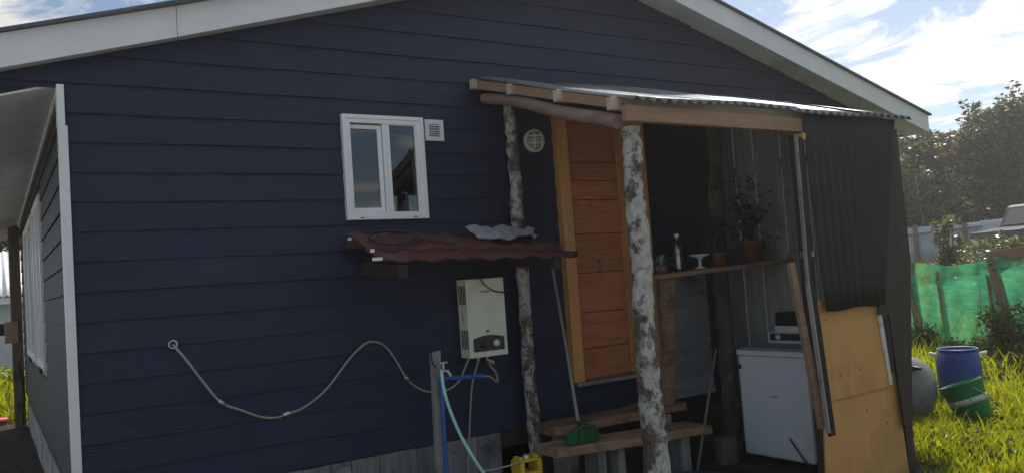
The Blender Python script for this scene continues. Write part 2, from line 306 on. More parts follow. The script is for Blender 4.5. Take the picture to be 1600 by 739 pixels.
def birch_mat():
    m = bpy.data.materials.new('lichen_birch_bark'); m.use_nodes = True
    nt = m.node_tree; L = nt.links.new; b = nt.nodes['Principled BSDF']; b.inputs['Roughness'].default_value = 0.85; b.inputs['Specular IOR Level'].default_value = 0.2
    tc = nt.nodes.new('ShaderNodeTexCoord'); oi = nt.nodes.new('ShaderNodeObjectInfo')
    ofs = nt.nodes.new('ShaderNodeVectorMath'); ofs.operation = 'SCALE'; ofs.inputs[0].default_value = (7, 11, 23); L(oi.outputs['Random'], ofs.inputs['Scale'])
    def noise(sc, s, det, dist=0.0):
        mp = nt.nodes.new('ShaderNodeMapping'); mp.inputs['Scale'].default_value = s; L(tc.outputs['Object'], mp.inputs[0]); L(ofs.outputs[0], mp.inputs['Location'])
        n = nt.nodes.new('ShaderNodeTexNoise'); n.inputs['Scale'].default_value = sc; n.inputs['Detail'].default_value = det; n.inputs['Roughness'].default_value = 0.7; n.inputs['Distortion'].default_value = dist
        L(mp.outputs[0], n.inputs['Vector']); return n
    def ramp(n, a, c):
        r = nt.nodes.new('ShaderNodeMapRange'); r.inputs['From Min'].default_value = a; r.inputs['From Max'].default_value = c; L(n.outputs['Fac'], r.inputs['Value']); return r
    def mix(fac, a, bb):
        x = nt.nodes.new('ShaderNodeMix'); x.data_type = 'RGBA'; L(fac.outputs[0], x.inputs['Factor'])
        for k, v in (('A', a), ('B', bb)):
            if isinstance(v, tuple): x.inputs[k].default_value = (*v, 1)
            else: L(v, x.inputs[k])
        return x.outputs['Result']
    n1 = noise(8.5, (1, 1, 0.9), 12, 0.15); n2 = noise(3, (1, 1, 0.8), 5); n3 = noise(40, (1, 1, 0.5), 5); n4 = noise(6, (3, 3, 0.4), 4)
    base = mix(ramp(n3, 0.35, 0.65), (0.06, 0.048, 0.04), (0.16, 0.13, 0.108))
    pale = mix(ramp(n3, 0.3, 0.7), (0.3, 0.295, 0.27), (0.56, 0.55, 0.51))
    c = mix(ramp(n1, 0.455, 0.525), base, pale)
    c = mix(ramp(n2, 0.54, 0.62), c, mix(ramp(n3, 0.35, 0.65), (0.07, 0.056, 0.045), (0.17, 0.14, 0.115)))
    c = mix(ramp(n4, 0.66, 0.72), c, (0.3, 0.19, 0.12))
    L(c, b.inputs['Base Color'])
    bm = nt.nodes.new('ShaderNodeBump'); bm.inputs['Strength'].default_value = 1.0; bm.inputs['Distance'].default_value = 0.02; L(n1.outputs['Fac'], bm.inputs['Height']); L(bm.outputs[0], b.inputs['Normal'])
    return m
M_['birch'] = birch_mat()
def zinc_mat():
    m = mat('galvanised_zinc', (0.13, 0.14, 0.165), (0.3, 0.32, 0.36), rough=0.5, metal=0.3, ns=2.0, scale=(16, 1.2, 1), lo=.3, hi=.7, c3=(0.3, 0.28, 0.26), n3=2.2, l3=0.56, h3=0.75, rvar=0.2, rand=0.25); return m
M_['zinc'] = zinc_mat()
def net_mat():
    m = bpy.data.materials.new('green_shade_net'); m.use_nodes = True
    nt = m.node_tree; L = nt.links.new; out = nt.nodes['Material Output']; b = nt.nodes['Principled BSDF']
    tc = nt.nodes.new('ShaderNodeTexCoord')
    n = nt.nodes.new('ShaderNodeTexNoise'); n.inputs['Scale'].default_value = 3.0; n.inputs['Detail'].default_value = 6
    mp = nt.nodes.new('ShaderNodeMapping'); mp.inputs['Scale'].default_value = (1, 1, 4); L(tc.outputs['Object'], mp.inputs[0]); L(mp.outputs[0], n.inputs['Vector'])
    cr = nt.nodes.new('ShaderNodeValToRGB'); cr.color_ramp.elements[0].position = 0.35; cr.color_ramp.elements[0].color = (0.045, 0.34, 0.16, 1); cr.color_ramp.elements[1].position = 0.7; cr.color_ramp.elements[1].color = (0.1, 0.5, 0.26, 1)
    L(n.outputs['Fac'], cr.inputs[0]); L(cr.outputs[0], b.inputs['Base Color']); b.inputs['Roughness'].default_value = 0.6
    tr = nt.nodes.new('ShaderNodeBsdfTranslucent'); L(cr.outputs[0], tr.inputs['Color'])
    ms = nt.nodes.new('ShaderNodeMixShader'); ms.inputs[0].default_value = 0.6; L(b.outputs[0], ms.inputs[1]); L(tr.outputs[0], ms.inputs[2])
    tp = nt.nodes.new('ShaderNodeBsdfTransparent')
    w = nt.nodes.new('ShaderNodeTexNoise'); w.inputs['Scale'].default_value = 22; w.inputs['Detail'].default_value = 3; mp2 = nt.nodes.new('ShaderNodeMapping'); mp2.inputs['Scale'].default_value = (0.6, 0.6, 2.2); L(tc.outputs['Object'], mp2.inputs[0]); L(mp2.outputs[0], w.inputs['Vector'])
    mr = nt.nodes.new('ShaderNodeMapRange'); mr.inputs['From Min'].default_value = 0.35; mr.inputs['From Max'].default_value = 0.65; mr.inputs['To Min'].default_value = 0.08; mr.inputs['To Max'].default_value = 0.2; L(w.outputs['Fac'], mr.inputs['Value'])
    wv = nt.nodes.new('ShaderNodeTexNoise'); wv.inputs['Scale'].default_value = 9; wv.inputs['Detail'].default_value = 5; mp3 = nt.nodes.new('ShaderNodeMapping'); mp3.inputs['Scale'].default_value = (.5, .5, 9); L(tc.outputs['Object'], mp3.inputs[0]); L(mp3.outputs[0], wv.inputs['Vector'])
    r3 = nt.nodes.new('ShaderNodeMapRange'); r3.inputs['From Min'].default_value = 0.42; r3.inputs['From Max'].default_value = 0.7; r3.inputs['To Min'].default_value = 0.0; r3.inputs['To Max'].default_value = 0.3; L(wv.outputs['Fac'], r3.inputs['Value'])
    a3 = nt.nodes.new('ShaderNodeMath'); a3.operation = 'ADD'; L(mr.outputs[0], a3.inputs[0]); L(r3.outputs[0], a3.inputs[1]); mr = a3
    m2 = nt.nodes.new('ShaderNodeMixShader'); L(mr.outputs[0], m2.inputs[0]); L(ms.outputs[0], m2.inputs[1]); L(tp.outputs[0], m2.inputs[2]); L(m2.outputs[0], out.inputs['Surface'])
    return m
M_['net'] = net_mat()
def ground_mat():
    m = bpy.data.materials.new('yard_ground'); m.use_nodes = True
    nt = m.node_tree; L = nt.links.new; b = nt.nodes['Principled BSDF']; b.inputs['Roughness'].default_value = 0.95; b.inputs['Specular IOR Level'].default_value = 0.1
    tc = nt.nodes.new('ShaderNodeTexCoord')
    def noise(sc):
        n = nt.nodes.new('ShaderNodeTexNoise'); n.inputs['Scale'].default_value = sc; n.inputs['Detail'].default_value = 8; n.inputs['Roughness'].default_value = 0.65; L(tc.outputs['Object'], n.inputs['Vector']); return n
    n1 = noise(1.2); n2 = noise(9)
    def ramp(n, cs):
        cr = nt.nodes.new('ShaderNodeValToRGB'); L(n, cr.inputs[0]); e = cr.color_ramp.elements
        e[0].position, e[0].color = cs[0][0], (*cs[0][1], 1); e[1].position, e[1].color = cs[-1][0], (*cs[-1][1], 1)
        for p, c in cs[1:-1]: k = e.new(p); k.color = (*c, 1)
        return cr.outputs[0]
    dirt = ramp(n2.outputs['Fac'], [(0.3, (0.035, 0.028, 0.022)), (0.55, (0.075, 0.062, 0.05)), (0.75, (0.13, 0.115, 0.1))])
    grass = ramp(n2.outputs['Fac'], [(0.3, (0.05, 0.058, 0.022)), (0.6, (0.085, 0.095, 0.035)), (0.8, (0.14, 0.135, 0.06))])
    sx = nt.nodes.new('ShaderNodeSeparateXYZ'); L(tc.outputs['Object'], sx.inputs[0])
    def mth(op, a, bb=None, cc=None):
        x = nt.nodes.new('ShaderNodeMath'); x.operation = op
        for i, v in enumerate((a, bb, cc)):
            if v is None: continue
            if isinstance(v, (int, float)): x.inputs[i].default_value = v
            else: L(v, x.inputs[i])
        return x.outputs[0]
    # bare earth around the house, grass beyond: distance from the house rectangle (a wear pattern)
    dx = mth('SUBTRACT', mth('ABSOLUTE', mth('SUBTRACT', sx.outputs['X'], 2.0)), 3.9)
    dy = mth('SUBTRACT', mth('ABSOLUTE', mth('SUBTRACT', sx.outputs['Y'], 3.8)), 7.2)
    dd = mth('MAXIMUM', dx, dy)
    fac = mth('MULTIPLY_ADD', n1.outputs['Fac'], 1.2, mth('ADD', dd, -0.65))
    mr = nt.nodes.new('ShaderNodeMapRange'); L(fac, mr.inputs['Value']); mr.inputs['From Min'].default_value = -0.3; mr.inputs['From Max'].default_value = 0.3
    x = nt.nodes.new('ShaderNodeMix'); x.data_type = 'RGBA'; L(mr.outputs[0], x.inputs['Factor']); L(dirt, x.inputs['A']); L(grass, x.inputs['B']); # unseen pale gravel added left and in front to bounce light back
    ng = noise(22); gv = ramp(ng.outputs['Fac'], [(0.3, (0.22, 0.215, 0.2)), (0.55, (0.36, 0.35, 0.33)), (0.75, (0.48, 0.47, 0.45))])
    fr_ = mth('MINIMUM', mth('SUBTRACT', mth('MULTIPLY', sx.outputs['Y'], -1.0), 2.1), mth('SUBTRACT', 4.3, sx.outputs['X']))
    gf = mth('MULTIPLY_ADD', n1.outputs['Fac'], -.9, mth('MAXIMUM', fr_, mth('SUBTRACT', mth('MULTIPLY', sx.outputs['X'], -1.0), .55)))
    gr_ = nt.nodes.new('ShaderNodeMapRange'); L(gf, gr_.inputs['Value']); gr_.inputs['From Min'].default_value = -0.15; gr_.inputs['From Max'].default_value = 0.25
    x3 = nt.nodes.new('ShaderNodeMix'); x3.data_type = 'RGBA'; L(gr_.outputs[0], x3.inputs['Factor']); L(x.outputs['Result'], x3.inputs['A']); L(gv, x3.inputs['B']); L(x3.outputs['Result'], b.inputs['Base Color'])
    bm = nt.nodes.new('ShaderNodeBump'); bm.inputs['Strength'].default_value = 0.8; bm.inputs['Distance'].default_value = 0.05; L(n2.outputs['Fac'], bm.inputs['Height']); L(bm.outputs[0], b.inputs['Normal'])
    return m
M_['ground'] = ground_mat()
M_['grass'] = leaf_mat('sunlit_grass', (0.11, 0.15, 0.012), (0.165, 0.205, 0.016), (0.27, 0.275, 0.035), trans=0.62, tint=(2.2, 2.0, 0.6))
M_['treeleaf'] = leaf_mat('dark_tree_leaf', (0.012, 0.015, 0.008), (0.024, 0.029, 0.014), (0.12, 0.125, 0.07), trans=0.4, tint=(1.6, 1.6, 0.9), rough=0.55)
M_['oliveleaf'] = leaf_mat('olive_tree_leaf', (0.018, 0.02, 0.01), (0.045, 0.047, 0.02), (0.19, 0.18, 0.09), trans=0.4, tint=(1.6, 1.5, 0.8), rough=0.45)
M_['shrubleaf'] = leaf_mat('pale_shrub_leaf', (0.06, 0.07, 0.025), (0.12, 0.13, 0.055), (0.24, 0.24, 0.13), trans=0.4, tint=(1.5, 1.5, 0.8), rough=0.35)
M_['weedleaf'] = leaf_mat('weed_leaf', (0.03, 0.042, 0.012), (0.06, 0.075, 0.02), (0.12, 0.13, 0.035), trans=0.45)
M_['yellowleaf'] = leaf_mat('yellow_bloom', (0.3, 0.22, 0.02), (0.45, 0.33, 0.03), (0.55, 0.42, 0.06), trans=0.4, tint=(1.2, 1.2, 0.8))
M_['potleaf'] = leaf_mat('pot_plant_leaf', (0.03, 0.045, 0.03), (0.05, 0.07, 0.045), (0.1, 0.13, 0.1), trans=0.3)
M_['spider'] = leaf_mat('variegated_leaf', (0.2, 0.26, 0.22), (0.32, 0.38, 0.34), (0.45, 0.5, 0.46), trans=0.3, tint=(1, 1, 1))

# ------------------------------------------------------------------ ground
def build_ground():
    xs = np.unique(np.concatenate([np.linspace(-300, -20, 8), np.linspace(-20, 34, 110), np.linspace(34, 300, 10)]))
    ys = np.unique(np.concatenate([np.linspace(-300, -20, 8), np.linspace(-20, 34, 110), np.linspace(34, 300, 10)]))
    P = [[(x, y, float(gh(x, y)) + (0.03 * math.sin(x * 1.7 + y * 0.9) * math.sin(y * 1.3 - x * .4) if x > 6 and x < 34 and abs(y) < 34 else 0)) for x in xs] for y in ys]
    b = MB(); b.grid(P); struct(b.build('ground', M_['ground']))
build_ground()

# ------------------------------------------------------------------ house
XL, XR, YB = 0.375, 7.6, 8.2
SL, SR = 0.2855, -0.2787
def rakeL(x): return 2.777 + SL * (x - 0.077)
def rakeR(x): return 2.921 + SR * (x - 7.441)
XA = (2.921 + 0.2787 * 7.441 - 2.777 + SL * 0.077) / (SL + 0.2787); ZA = rakeL(XA)
house = thing('wooden_house', 'dark navy wooden house with white trim and low gable seen from its end', 'house', (XL, 0, 0))
WX0, WX1, WZ0, WZ1 = 1.955, 2.492, 1.975, 2.622       # window opening
DX0, DX1, DZ0, DZ1 = 3.60, 4.44, 0.70, 2.70
EXP = 0.163; Z0 = 0.462
def board_piece(b, x00, x01, x10, x11, za, zb, zbot, ph=0.0):
    # lapped board piece between heights za..zb; x-range x00..x01 at za, x10..x11 at zb; face leans back with height, slightly wavy
    def yf(z, x): return -0.014 + 0.011 * (z - zbot) / EXP - .0012 * math.sin(x * 2.3 + ph * 9) * (1 - (z - zbot) / EXP)
    n = max(1, int(max(x01 - x00, x11 - x10) / .35)); vs = []; fs = []
    for i in range(n + 1):
        u = i / n; xa = x00 + (x01 - x00) * u; xb = x10 + (x11 - x10) * u
        w = (.0022 * math.sin(xa * 1.9 + ph * 7) + .0013 * math.sin(xa * 5.3 + ph * 13)) if za == zbot else 0
        vs += [(xa, yf(za, xa), za + w), (xa, .012, za + w), (xb, .012, zb), (xb, yf(zb, xb), zb)]
    for i in range(n):
        o = 4 * i
        for p, q in ((0, 1), (1, 2), (2, 3), (3, 0)): fs.append((o + p, o + q, o + 4 + q, o + 4 + p))
    fs += [(0, 3, 2, 1), (4 * n, 4 * n + 1, 4 * n + 2, 4 * n + 3)]
    b.add(vs, fs)
k = 0
z = Z0
while z < ZA - 0.02:
    zt = min(z + EXP + 0.001, ZA - 0.012)
    if zt - z < 0.04: break
    b = MB()
    def xl(zz): return max(XL if zz < 2.715 else -0.29, (zz - rakeL(0)) / SL)
    def xr(zz): return min(XR, (zz - rakeR(0)) / SR)
    cuts = []
    for (a0, a1, c0, c1) in ((WX0, WX1, WZ0, WZ1), (DX0, DX1, DZ0, DZ1)):
        if z < c1 and zt > c0: cuts.append((a0, a1, c0, c1))
    jig = 0; ph = random.uniform(0, 6)
    xb = sorted(set([-9.0, 99.0] + [q for c in cuts for q in c[:2]]))
    for xa_, xc_ in zip(xb[:-1], xb[1:]):
        inside = [c for c in cuts if abs(c[0] - xa_) < 1e-6 and abs(c[1] - xc_) < 1e-6]
        if inside:
            bands = []
            if inside[0][2] > z + .012: bands.append((z, inside[0][2]))
            if inside[0][3] < zt - .012: bands.append((inside[0][3], zt))
        else: bands = [(z, 2.715), (2.715, zt)] if z < 2.715 < zt and xa_ < 0 else [(z, zt)]
        if not bands: continue
        b = MB()
        for za, zb in bands:
            board_piece(b, max(xa_, xl(za + 1e-4)), min(xc_, xr(za)), max(xa_, xl(zb - 1e-4) if zb <= 2.715 else xl(zb)), min(xc_, xr(zb)), za, zb, z, ph)
        b.build('siding_board', M_['navy'], house)
    z += EXP; k += 1
# side wall boards (face -X)
SW = [(2.74, 3.95), (4.3, 6.4)]            # side windows (y ranges)
SZ0, SZ1 = 1.07, 2.45
z = Z0
while z < 2.7:
    zt = min(z + EXP + 0.001, 2.74); b = MB()
    segs = [(0.0, YB)]
    for (a0, a1) in SW:
        if z < SZ1 - .02 and zt > SZ0 + .02:
            segs = [p for s_ in segs for p in ([(s_[0], a0), (a1, s_[1])] if s_[0] < a0 < s_[1] else [s_])]
    for (a0, a1) in segs:
        b = MB(); b.hexa([(XL - 0.016, a0, z), (XL + 0.012, a0, z), (XL + 0.012, a1, z), (XL - 0.016, a1, z), (XL - 0.003, a0, zt), (XL + 0.012, a0, zt), (XL + 0.012, a1, zt), (XL - 0.003, a1, zt)])
        b.build('siding_board', M_['navy_glare'], house)
    z += EXP
# inner sheathing with openings
b = MB()
def sheath_front(b):
    y0, y1 = 0.013, 0.07; zt = 2.72
    xs = [XL + .013, WX0, WX1, DX0, DX1, XR]
    b.box(xs[0], xs[1], y0, y1, Z0, zt); b.box(xs[1], xs[2], y0, y1, Z0, WZ0); b.box(xs[1], xs[2], y0, y1, WZ1, zt)
    b.box(xs[2], XR, y0, y1, Z0, zt)
    p = [(XL + .013, zt), (XR, zt), (XR, rakeR(XR)), (XA, ZA - 0.01), (XL + .013, rakeL(XL + .013))]
    n = len(p)
    b.add([(x, y0, q) for x, q in p] + [(x, y1, q) for x, q in p], [tuple(range(n)), tuple(range(2 * n - 1, n - 1, -1))] + [(i, i + n, (i + 1) % n + n, (i + 1) % n) for i in range(n)])
sheath_front(b); b.build('wall_core', M_['inner'], house)
b = MB()
for (a0, a1) in ((0.072, SW[0][0]), (SW[0][1], SW[1][0]), (SW[1][1], YB)): b.box(XL + .013, XL + .07, a0, a1, Z0, 2.9)
for (a0, a1) in SW: b.box(XL + .013, XL + .07, a0, a1, Z0, SZ0); b.box(XL + .013, XL + .07, a0, a1, SZ1, 2.9)
b.box(XR - .06, XR, .072, YB, Z0, 2.86); b.box(XL, XR, YB + .002, YB + .06, Z0, 2.86)
b.build('wall_core', M_['inner'], house)
MB().box(XL + .014, XR - .002, .014, YB - .002, Z0 - .12, Z0 - .004).build('floor_deck', M_['dark'], house)
MB().box(XL + .09, XR - .09, .09, YB - .05, 2.62, 2.66).build('inner_ceiling', M_['inner'], house)
MB().box(XL + .09, XR - .09, 2.6, 2.66, Z0, 2.6).build('partition', M_['inner'], house)
# corner board: two lengths, the upper one thinner and set back
b = MB(); b.box(XL - .042, XL + .002, -.046, -.018, Z0 - .1, 2.5); b.box(XL - .042, XL - .0165, -.018, .06, Z0 - .1, 2.5); b.build('corner_board', M_['white'], house, bevel=.002)
b = MB(); b.box(XL - .044, XL - .008, -.042, -.018, 2.5, 2.725); b.box(XL - .044, XL - .0165, -.018, .06, 2.5, 2.725); b.build('corner_board', M_['white'], house, bevel=.002)
# verge (rake) fascias, soffit strips and roof slabs
XE, XW = 8.2, -0.3
def yfa(x):                                 # outer face of the verge along the gable
    if x < 0.95: return -0.1
    if x < XA: return -0.1 - 0.13 * (x - 0.95) / (XA - 0.95)
    return -0.235
def verge(x0, x1, rk, y0, y1, h=0.182):
    t = 0.018
    b = MB(); b.hexa([(x0, y0, rk(x0)), (x1, y1, rk(x1)), (x1, y1 + t, rk(x1)), (x0, y0 + t, rk(x0)), (x0, y0, rk(x0) + h), (x1, y1, rk(x1) + h), (x1, y1 + t, rk(x1) + h), (x0, y0 + t, rk(x0) + h)])
    b.build('fascia_board', M_['white'], house, bevel=.002)
verge(XW, 0.948, rakeL, -.1, -.1); verge(0.951, XA - .001, rakeL, -.1, -.23); verge(XA + .001, XE, rakeR, -.235, -.25)
def strip(x0, x1, rk, y0, y1):
    b = MB(); t = .012
    b.hexa([(x0, y0 + .019, rk(x0) + .006), (x1, y1 + .019, rk(x1) + .006), (x1, .011, rk(x1) + .006), (x0, .011, rk(x0) + .006), (x0, y0 + .019, rk(x0) + .006 + t), (x1, y1 + .019, rk(x1) + .006 + t), (x1, .011, rk(x1) + .006 + t), (x0, .011, rk(x0) + .006 + t)])
    b.build('verge_soffit', M_['soffit'], house)
strip(XW, .95, rakeL, -.1, -.1); strip(.95, XA - .002, rakeL, -.1, -.23); strip(XA + .002, XE - .02, rakeR, -.235, -.25)
def slab(x0, x1, rk, yf0, yf1, name):
    b = MB(); h0, h1 = .184, .199
    b.hexa([(x0, yf0, rk(x0) + h0), (x1, yf1, rk(x1) + h0), (x1, YB + .5, rk(x1) + h0), (x0, YB + .5, rk(x0) + h0), (x0, yf0, rk(x0) + h1), (x1, yf1, rk(x1) + h1), (x1, YB + .5, rk(x1) + h1), (x0, YB + .5, rk(x0) + h1)])
    b.build(name, M_['roofmetal'], house)
slab(XW - .04, XA - .001, rakeL, -.125, -.255, 'roof_slope'); slab(XA + .001, XE + .03, rakeR, -.262, -.275, 'roof_slope')
# right eave: sloping soffit, eave fascia along the side
def eave():
    zf = rakeR(XE)
    MB().box(XE - .018, XE, -.229, YB + .4, zf + .004, zf + .18).build('eave_fascia', M_['white'], house)
    b = MB(); b.box(XR + .003, XE - .019, .012, YB + .3, zf + .004, zf + .016); b.build('eave_soffit', M_['soffit'], house)
    b = MB(); b.hexa([(XR + .002, -.012, zf + .017), (XE - .02, -.012, zf + .017), (XE - .02, .01, zf + .017), (XR + .002, .01, zf + .017), (XR + .002, -.012, rakeR(XR)), (XE - .02, -.012, rakeR(XE - .02) + .002), (XE - .02, .01, rakeR(XE - .02) + .002), (XR + .002, .01, rakeR(XR))]); b.build('eave_infill', M_['soffit'], house)
    MB().box(7.78, 7.93, -.018, -.0125, 2.74, 2.80).build('eave_vent', M_['dark'], house)
eave()
# left porch ceiling parallel to the roof, its end beam and far post
def porch_left():
    def zc(x): return 2.729 + SL * (x - .335)
    b = MB(); b.hexa([(XW, .013, zc(XW)), (XL - .02, .013, zc(XL - .02)), (XL - .02, YB, zc(XL - .02)), (XW, YB, zc(XW)), (XW, .013, zc(XW) + .012), (XL - .02, .013, zc(XL - .02) + .012), (XL - .02, YB, zc(XL - .02) + .012), (XW, YB, zc(XW) + .012)])
    b.build('porch_ceiling', M_['soffit'], house)
    b = MB(); n = 24                       # rounded cover strip where ceiling meets wall
    b.tube([(XL - .03, y, zc(XL - .03) - .02) for y in np.linspace(.06, YB, 4)], .014, 6); b.build('ceiling_moulding', M_['soffit'], house)
    MB().bar((XW, YB + .05, zc(XW) - .06), (XL, YB + .05, zc(XL) - .06), .06, .14).build('end_beam', M_['white'], house)
    MB().bar((XL - .09, YB - .12, 0), (XL - .09, YB - .12, zc(XL - .09)), .13, .1, (0, 1, 0)).build('porch_post', M_['oldwood'], house, bevel=.006)
    MB().bar((-1.3, YB - .05, 1.33), (XL - .155, YB - .05, 1.33), .04, .16).build('porch_rail', M_['brownboard'], house, bevel=.004)
    for i in range(9):
        y0 = .06 + i * .9
        MB().box(XL + .004 - (.004 if i % 2 else 0), XL + .03, y0, y0 + .89, -.05, Z0 - .125).build('plinth_panel', M_['concrete'], house)
porch_left()
# front skirting: upright weathered planks below the siding
xx = XL + .03
edges = [XL + .03]
for px in (380, 430, 470, 497, 547, 592, 650, 697, 745, 783):
    edges.append(at(px, 700, -.0)[0])
edges = sorted(set([XL + .03, .62, .86, 1.08] + [e for e in edges if e > 1.15]))
for i, (a, c) in enumerate(zip(edges[:-1], edges[1:])):
    b = MB(); zt = Z0 - .004 + random.uniform(-.012, 0); dy = random.uniform(-.004, .006)
    b.box(a + .002, c - .002, -.008 + dy, .014 + dy, -.02, zt)
    b.build('skirting_plank', M_['skirt'], house, bevel=.002)
# window
win = MB()
def frame(b, x0, x1, z0, z1, w, y0, y1, wt=None, wb=None):
    wt = w if wt is None else wt; wb = w if wb is None else wb
    b.box(x0, x0 + w, y0, y1, z0, z1); b.box(x1 - w, x1, y0, y1, z0, z1)
    b.box(x0 + w, x1 - w, y0 + .0004, y1, z0, z0 + wb); b.box(x0 + w, x1 - w, y0 + .0004, y1, z1 - wt, z1)
frame(win, 1.932, 2.510, 1.957, 2.642, .024, -.045, .02)
frame(win, 1.956, 2.486, 1.981, 2.618, .03, -.038, .06, wt=.028, wb=.026)
wo = win.build('window', M_['pvc'], house, bevel=.0015)
b = MB(); lp0 = at(546, 202, -.01); lp1 = at(598, 324, -.01)
frame(b, lp0[0] - .026, lp1[0] + .02, lp1[2] - .03, lp0[2] + .03, .026, -.012, .018); b.build('sash', M_['pvc'], wo, bevel=.0015)
b = MB(); rp0 = at(606.5, 197, -.02); rp1 = at(655, 329.5, -.02)
frame(b, rp0[0] - .047, rp1[0] + .018, rp1[2] - .022, rp0[2] + .02, .018, -.03, .005); b.box(rp0[0] - .028, rp0[0], -.031, .005, rp1[2] - .002, rp0[2] + .002); b.build('sash', M_['pvc'], wo, bevel=.0015)
MB().box(lp0[0] - .004, lp1[0] + .004, .004, .008, lp1[2] - .006, lp0[2] + .006).build('pane', M_['glass'], wo)
MB().box(rp0[0] - .004, rp1[0] + .004, -.012, -.008, rp1[2] - .006, rp0[2] + .006).build('pane', M_['glass'], wo)
for xq in (2.02, 2.4): MB().box(xq, xq + .022, -.047, -.0455, 1.966, 1.973).build('drain_slot', M_['rubber'], wo)
# side windows
for (a0, a1) in SW:
    b = MB(); x0, x1 = XL - .032, XL + .02
    for (p, q) in ((a0 - .03, a0 + .03), (a1 - .04, a1 + .03), ((a0 + a1) / 2 - .025, (a0 + a1) / 2 + .025)): b.box(x0, x1, p, q, SZ0 - .03, SZ1 + .03)
    b.box(x0 + .001, x1, a0 + .04, a1 - .04, SZ0 - .03, SZ0 + .04); b.box(x0 + .001, x1, a0 + .04, a1 - .04, SZ1 - .04, SZ1 + .03)
    w2 = b.build('window', M_['pvc'], house, bevel=.002)
    MB().box(XL - .012, XL - .008, a0 + .03, (a0 + a1) / 2 - .02, SZ0 + .03, SZ1 - .03).build('pane', M_['sideglass'], w2)
    MB().box(XL - .012, XL - .008, (a0 + a1) / 2 + .02, a1 - .03, SZ0 + .03, SZ1 - .03).build('pane', M_['sideglass'], w2)
# vent
v0 = at(663, 187, -.02); v1 = at(694, 221, -.02)
b = MB(); frame(b, v0[0], v1[0], v1[2], v0[2], .03, -.024, .0); vo = b.build('wall_vent', M_['white'], house, bevel=.001)
MB().box(v0[0] + .03, v1[0] - .03, -.01, 0, v1[2] + .03, v0[2] - .03).build('vent_back', M_['panelgrey'], vo)
for i in range(5):
    zz = v1[2] + .036 + i * (v0[2] - v1[2] - .066) / 5
    b = MB(); b.hexa([(v0[0] + .028, -.032, zz), (v1[0] - .028, -.032, zz), (v1[0] - .028, -.03, zz - .001), (v0[0] + .028, -.03, zz - .001), (v0[0] + .028, -.013, zz + .014), (v1[0] - .028, -.013, zz + .014), (v1[0] - .028, -.011, zz + .013), (v0[0] + .028, -.011, zz + .013)])
    b.build('louvre', M_['white'], vo)
# door
dr = MB(); dr.box(DX0 - .002, 3.693, -.075, .01, .72, 2.705); dr.box(4.362, 4.46, -.07, .01, .735, 2.705); dr.box(3.693, 4.362, -.074, .01, 2.665, 2.705)
MBd = dr.build('door_frame', M_['jamb'], house, bevel=.003)
door = MB().box(3.695, 4.36, -.01, .012, .72, 2.663).build('door', M_['door'], house)
zs = [.735, .955, 1.223, 1.52, 1.812, 2.07, 2.218, 2.36, 2.662]
for za, zb in zip(zs[:-1], zs[1:]):
    g = .003
    MB().box(3.70, 4.168, -.04 + random.uniform(-.003, .003), -.011, za + g, zb - g).build('door_plank', M_['door'], door, bevel=.003)
MB().box(4.172, 4.357, -.045, -.011, .735, 2.66).build('door_stile', M_['stile'], door, bevel=.003)
for zz in (1.60, 1.535): MB().lathe([(.0, -.004), (.014, -.004), (.014, .004), (.0, .004)], (3.93, -.041, zz), 12, Matrix.Rotation(rad(90), 3, 'X')).build('door_fitting', M_['terracotta'], door)
MB().box(3.62, 4.46, -.085, .01, .688, .718).build('threshold', M_['chrome'], house, bevel=.003)

# ------------------------------------------------------------------ porch shelter (lean-to)
YF = -1.6
shelter = thing('porch_shelter', 'rustic lean-to porch with corrugated zinc roof on lichen covered birch posts', 'porch', (4.1, -.8, 0))
def zroof(y): return 2.952 + (y) * (2.952 - 2.43) / 1.66
edges = [2.93, 3.66, 4.33, 4.98, 5.52]
for i, (a, c) in enumerate(zip(edges[:-1], edges[1:])):
    x0 = a - (.05 if i else 0); n = int((c - x0) / .0095) + 1; xs = np.linspace(x0, c, n)
    yfr = -1.66 - random.uniform(0, .035); yb = -.02
    P = []
    for y in np.linspace(yb, yfr, 12):
        row = []
        for x in xs:
            sag = -.012 * math.sin(math.pi * (y / -1.6)) * math.sin((x - 2.9) * 2.3) + .006 * math.sin(x * 5 + y * 3)
            row.append((x, y, zroof(y) + .012 + .0125 * math.sin(2 * math.pi * x / .078) + .010 * math.sin(i * 2.1) * (x - x0) / .6 + sag + .0025 * i))
        P.append(row)
    b = MB(); b.grid(P); b.build('corrugated_sheet', M_['zinc'], shelter, solid=.0012)
for y, e in ((-.05, .0), (-.5, .015), (-1.04, .0), (-1.545, -.01)):
    zc = zroof(y) - .038
    MB().bar((2.9 + e, y, zc), (5.36, y, zc), .045, .07).build('purlin', M_['purlin'], shelter, bevel=.003)
b = MB(); b.hexa([(2.94, -.02, zroof(-.02  ) - .066), (2.96, -.02, zroof(-.02  ) - .066), (2.96, -1.59, zroof(-1.59  ) - .066), (2.94, -1.59, zroof(-1.59  ) - .066), (2.94, -.02, zroof(-.02) - .006), (2.96, -.02, zroof(-.02) - .006), (2.96, -1.59, zroof(-1.59) - .006), (2.94, -1.59, zroof(-1.59) - .006)]); b.build('edge_board', M_['beam'], shelter)
pts = [(3.0, -.06, 2.80), (2.985, -.5, 2.68), (2.972, -1.0, 2.50), (2.965, -1.53, 2.335)]
MB().tube(smooth_path(pts, 5), [.036, .039, .041, .039, .038, .041, .04, .042, .043, .042, .04, .042, .041, .042, .043, .042], 10, wob=.05).build('rafter_pole', M_['pole'], shelter)
MB().bar((2.935, -1.615, 2.362), (4.5, -1.615, 2.352), .045, .088).build('front_beam', M_['beam'], shelter, bevel=.003)
MB().bar((4.502, -1.612, 2.352), (5.33, -1.612, 2.362), .045, .1).build('front_beam', M_['beam'], shelter, bevel=.003)
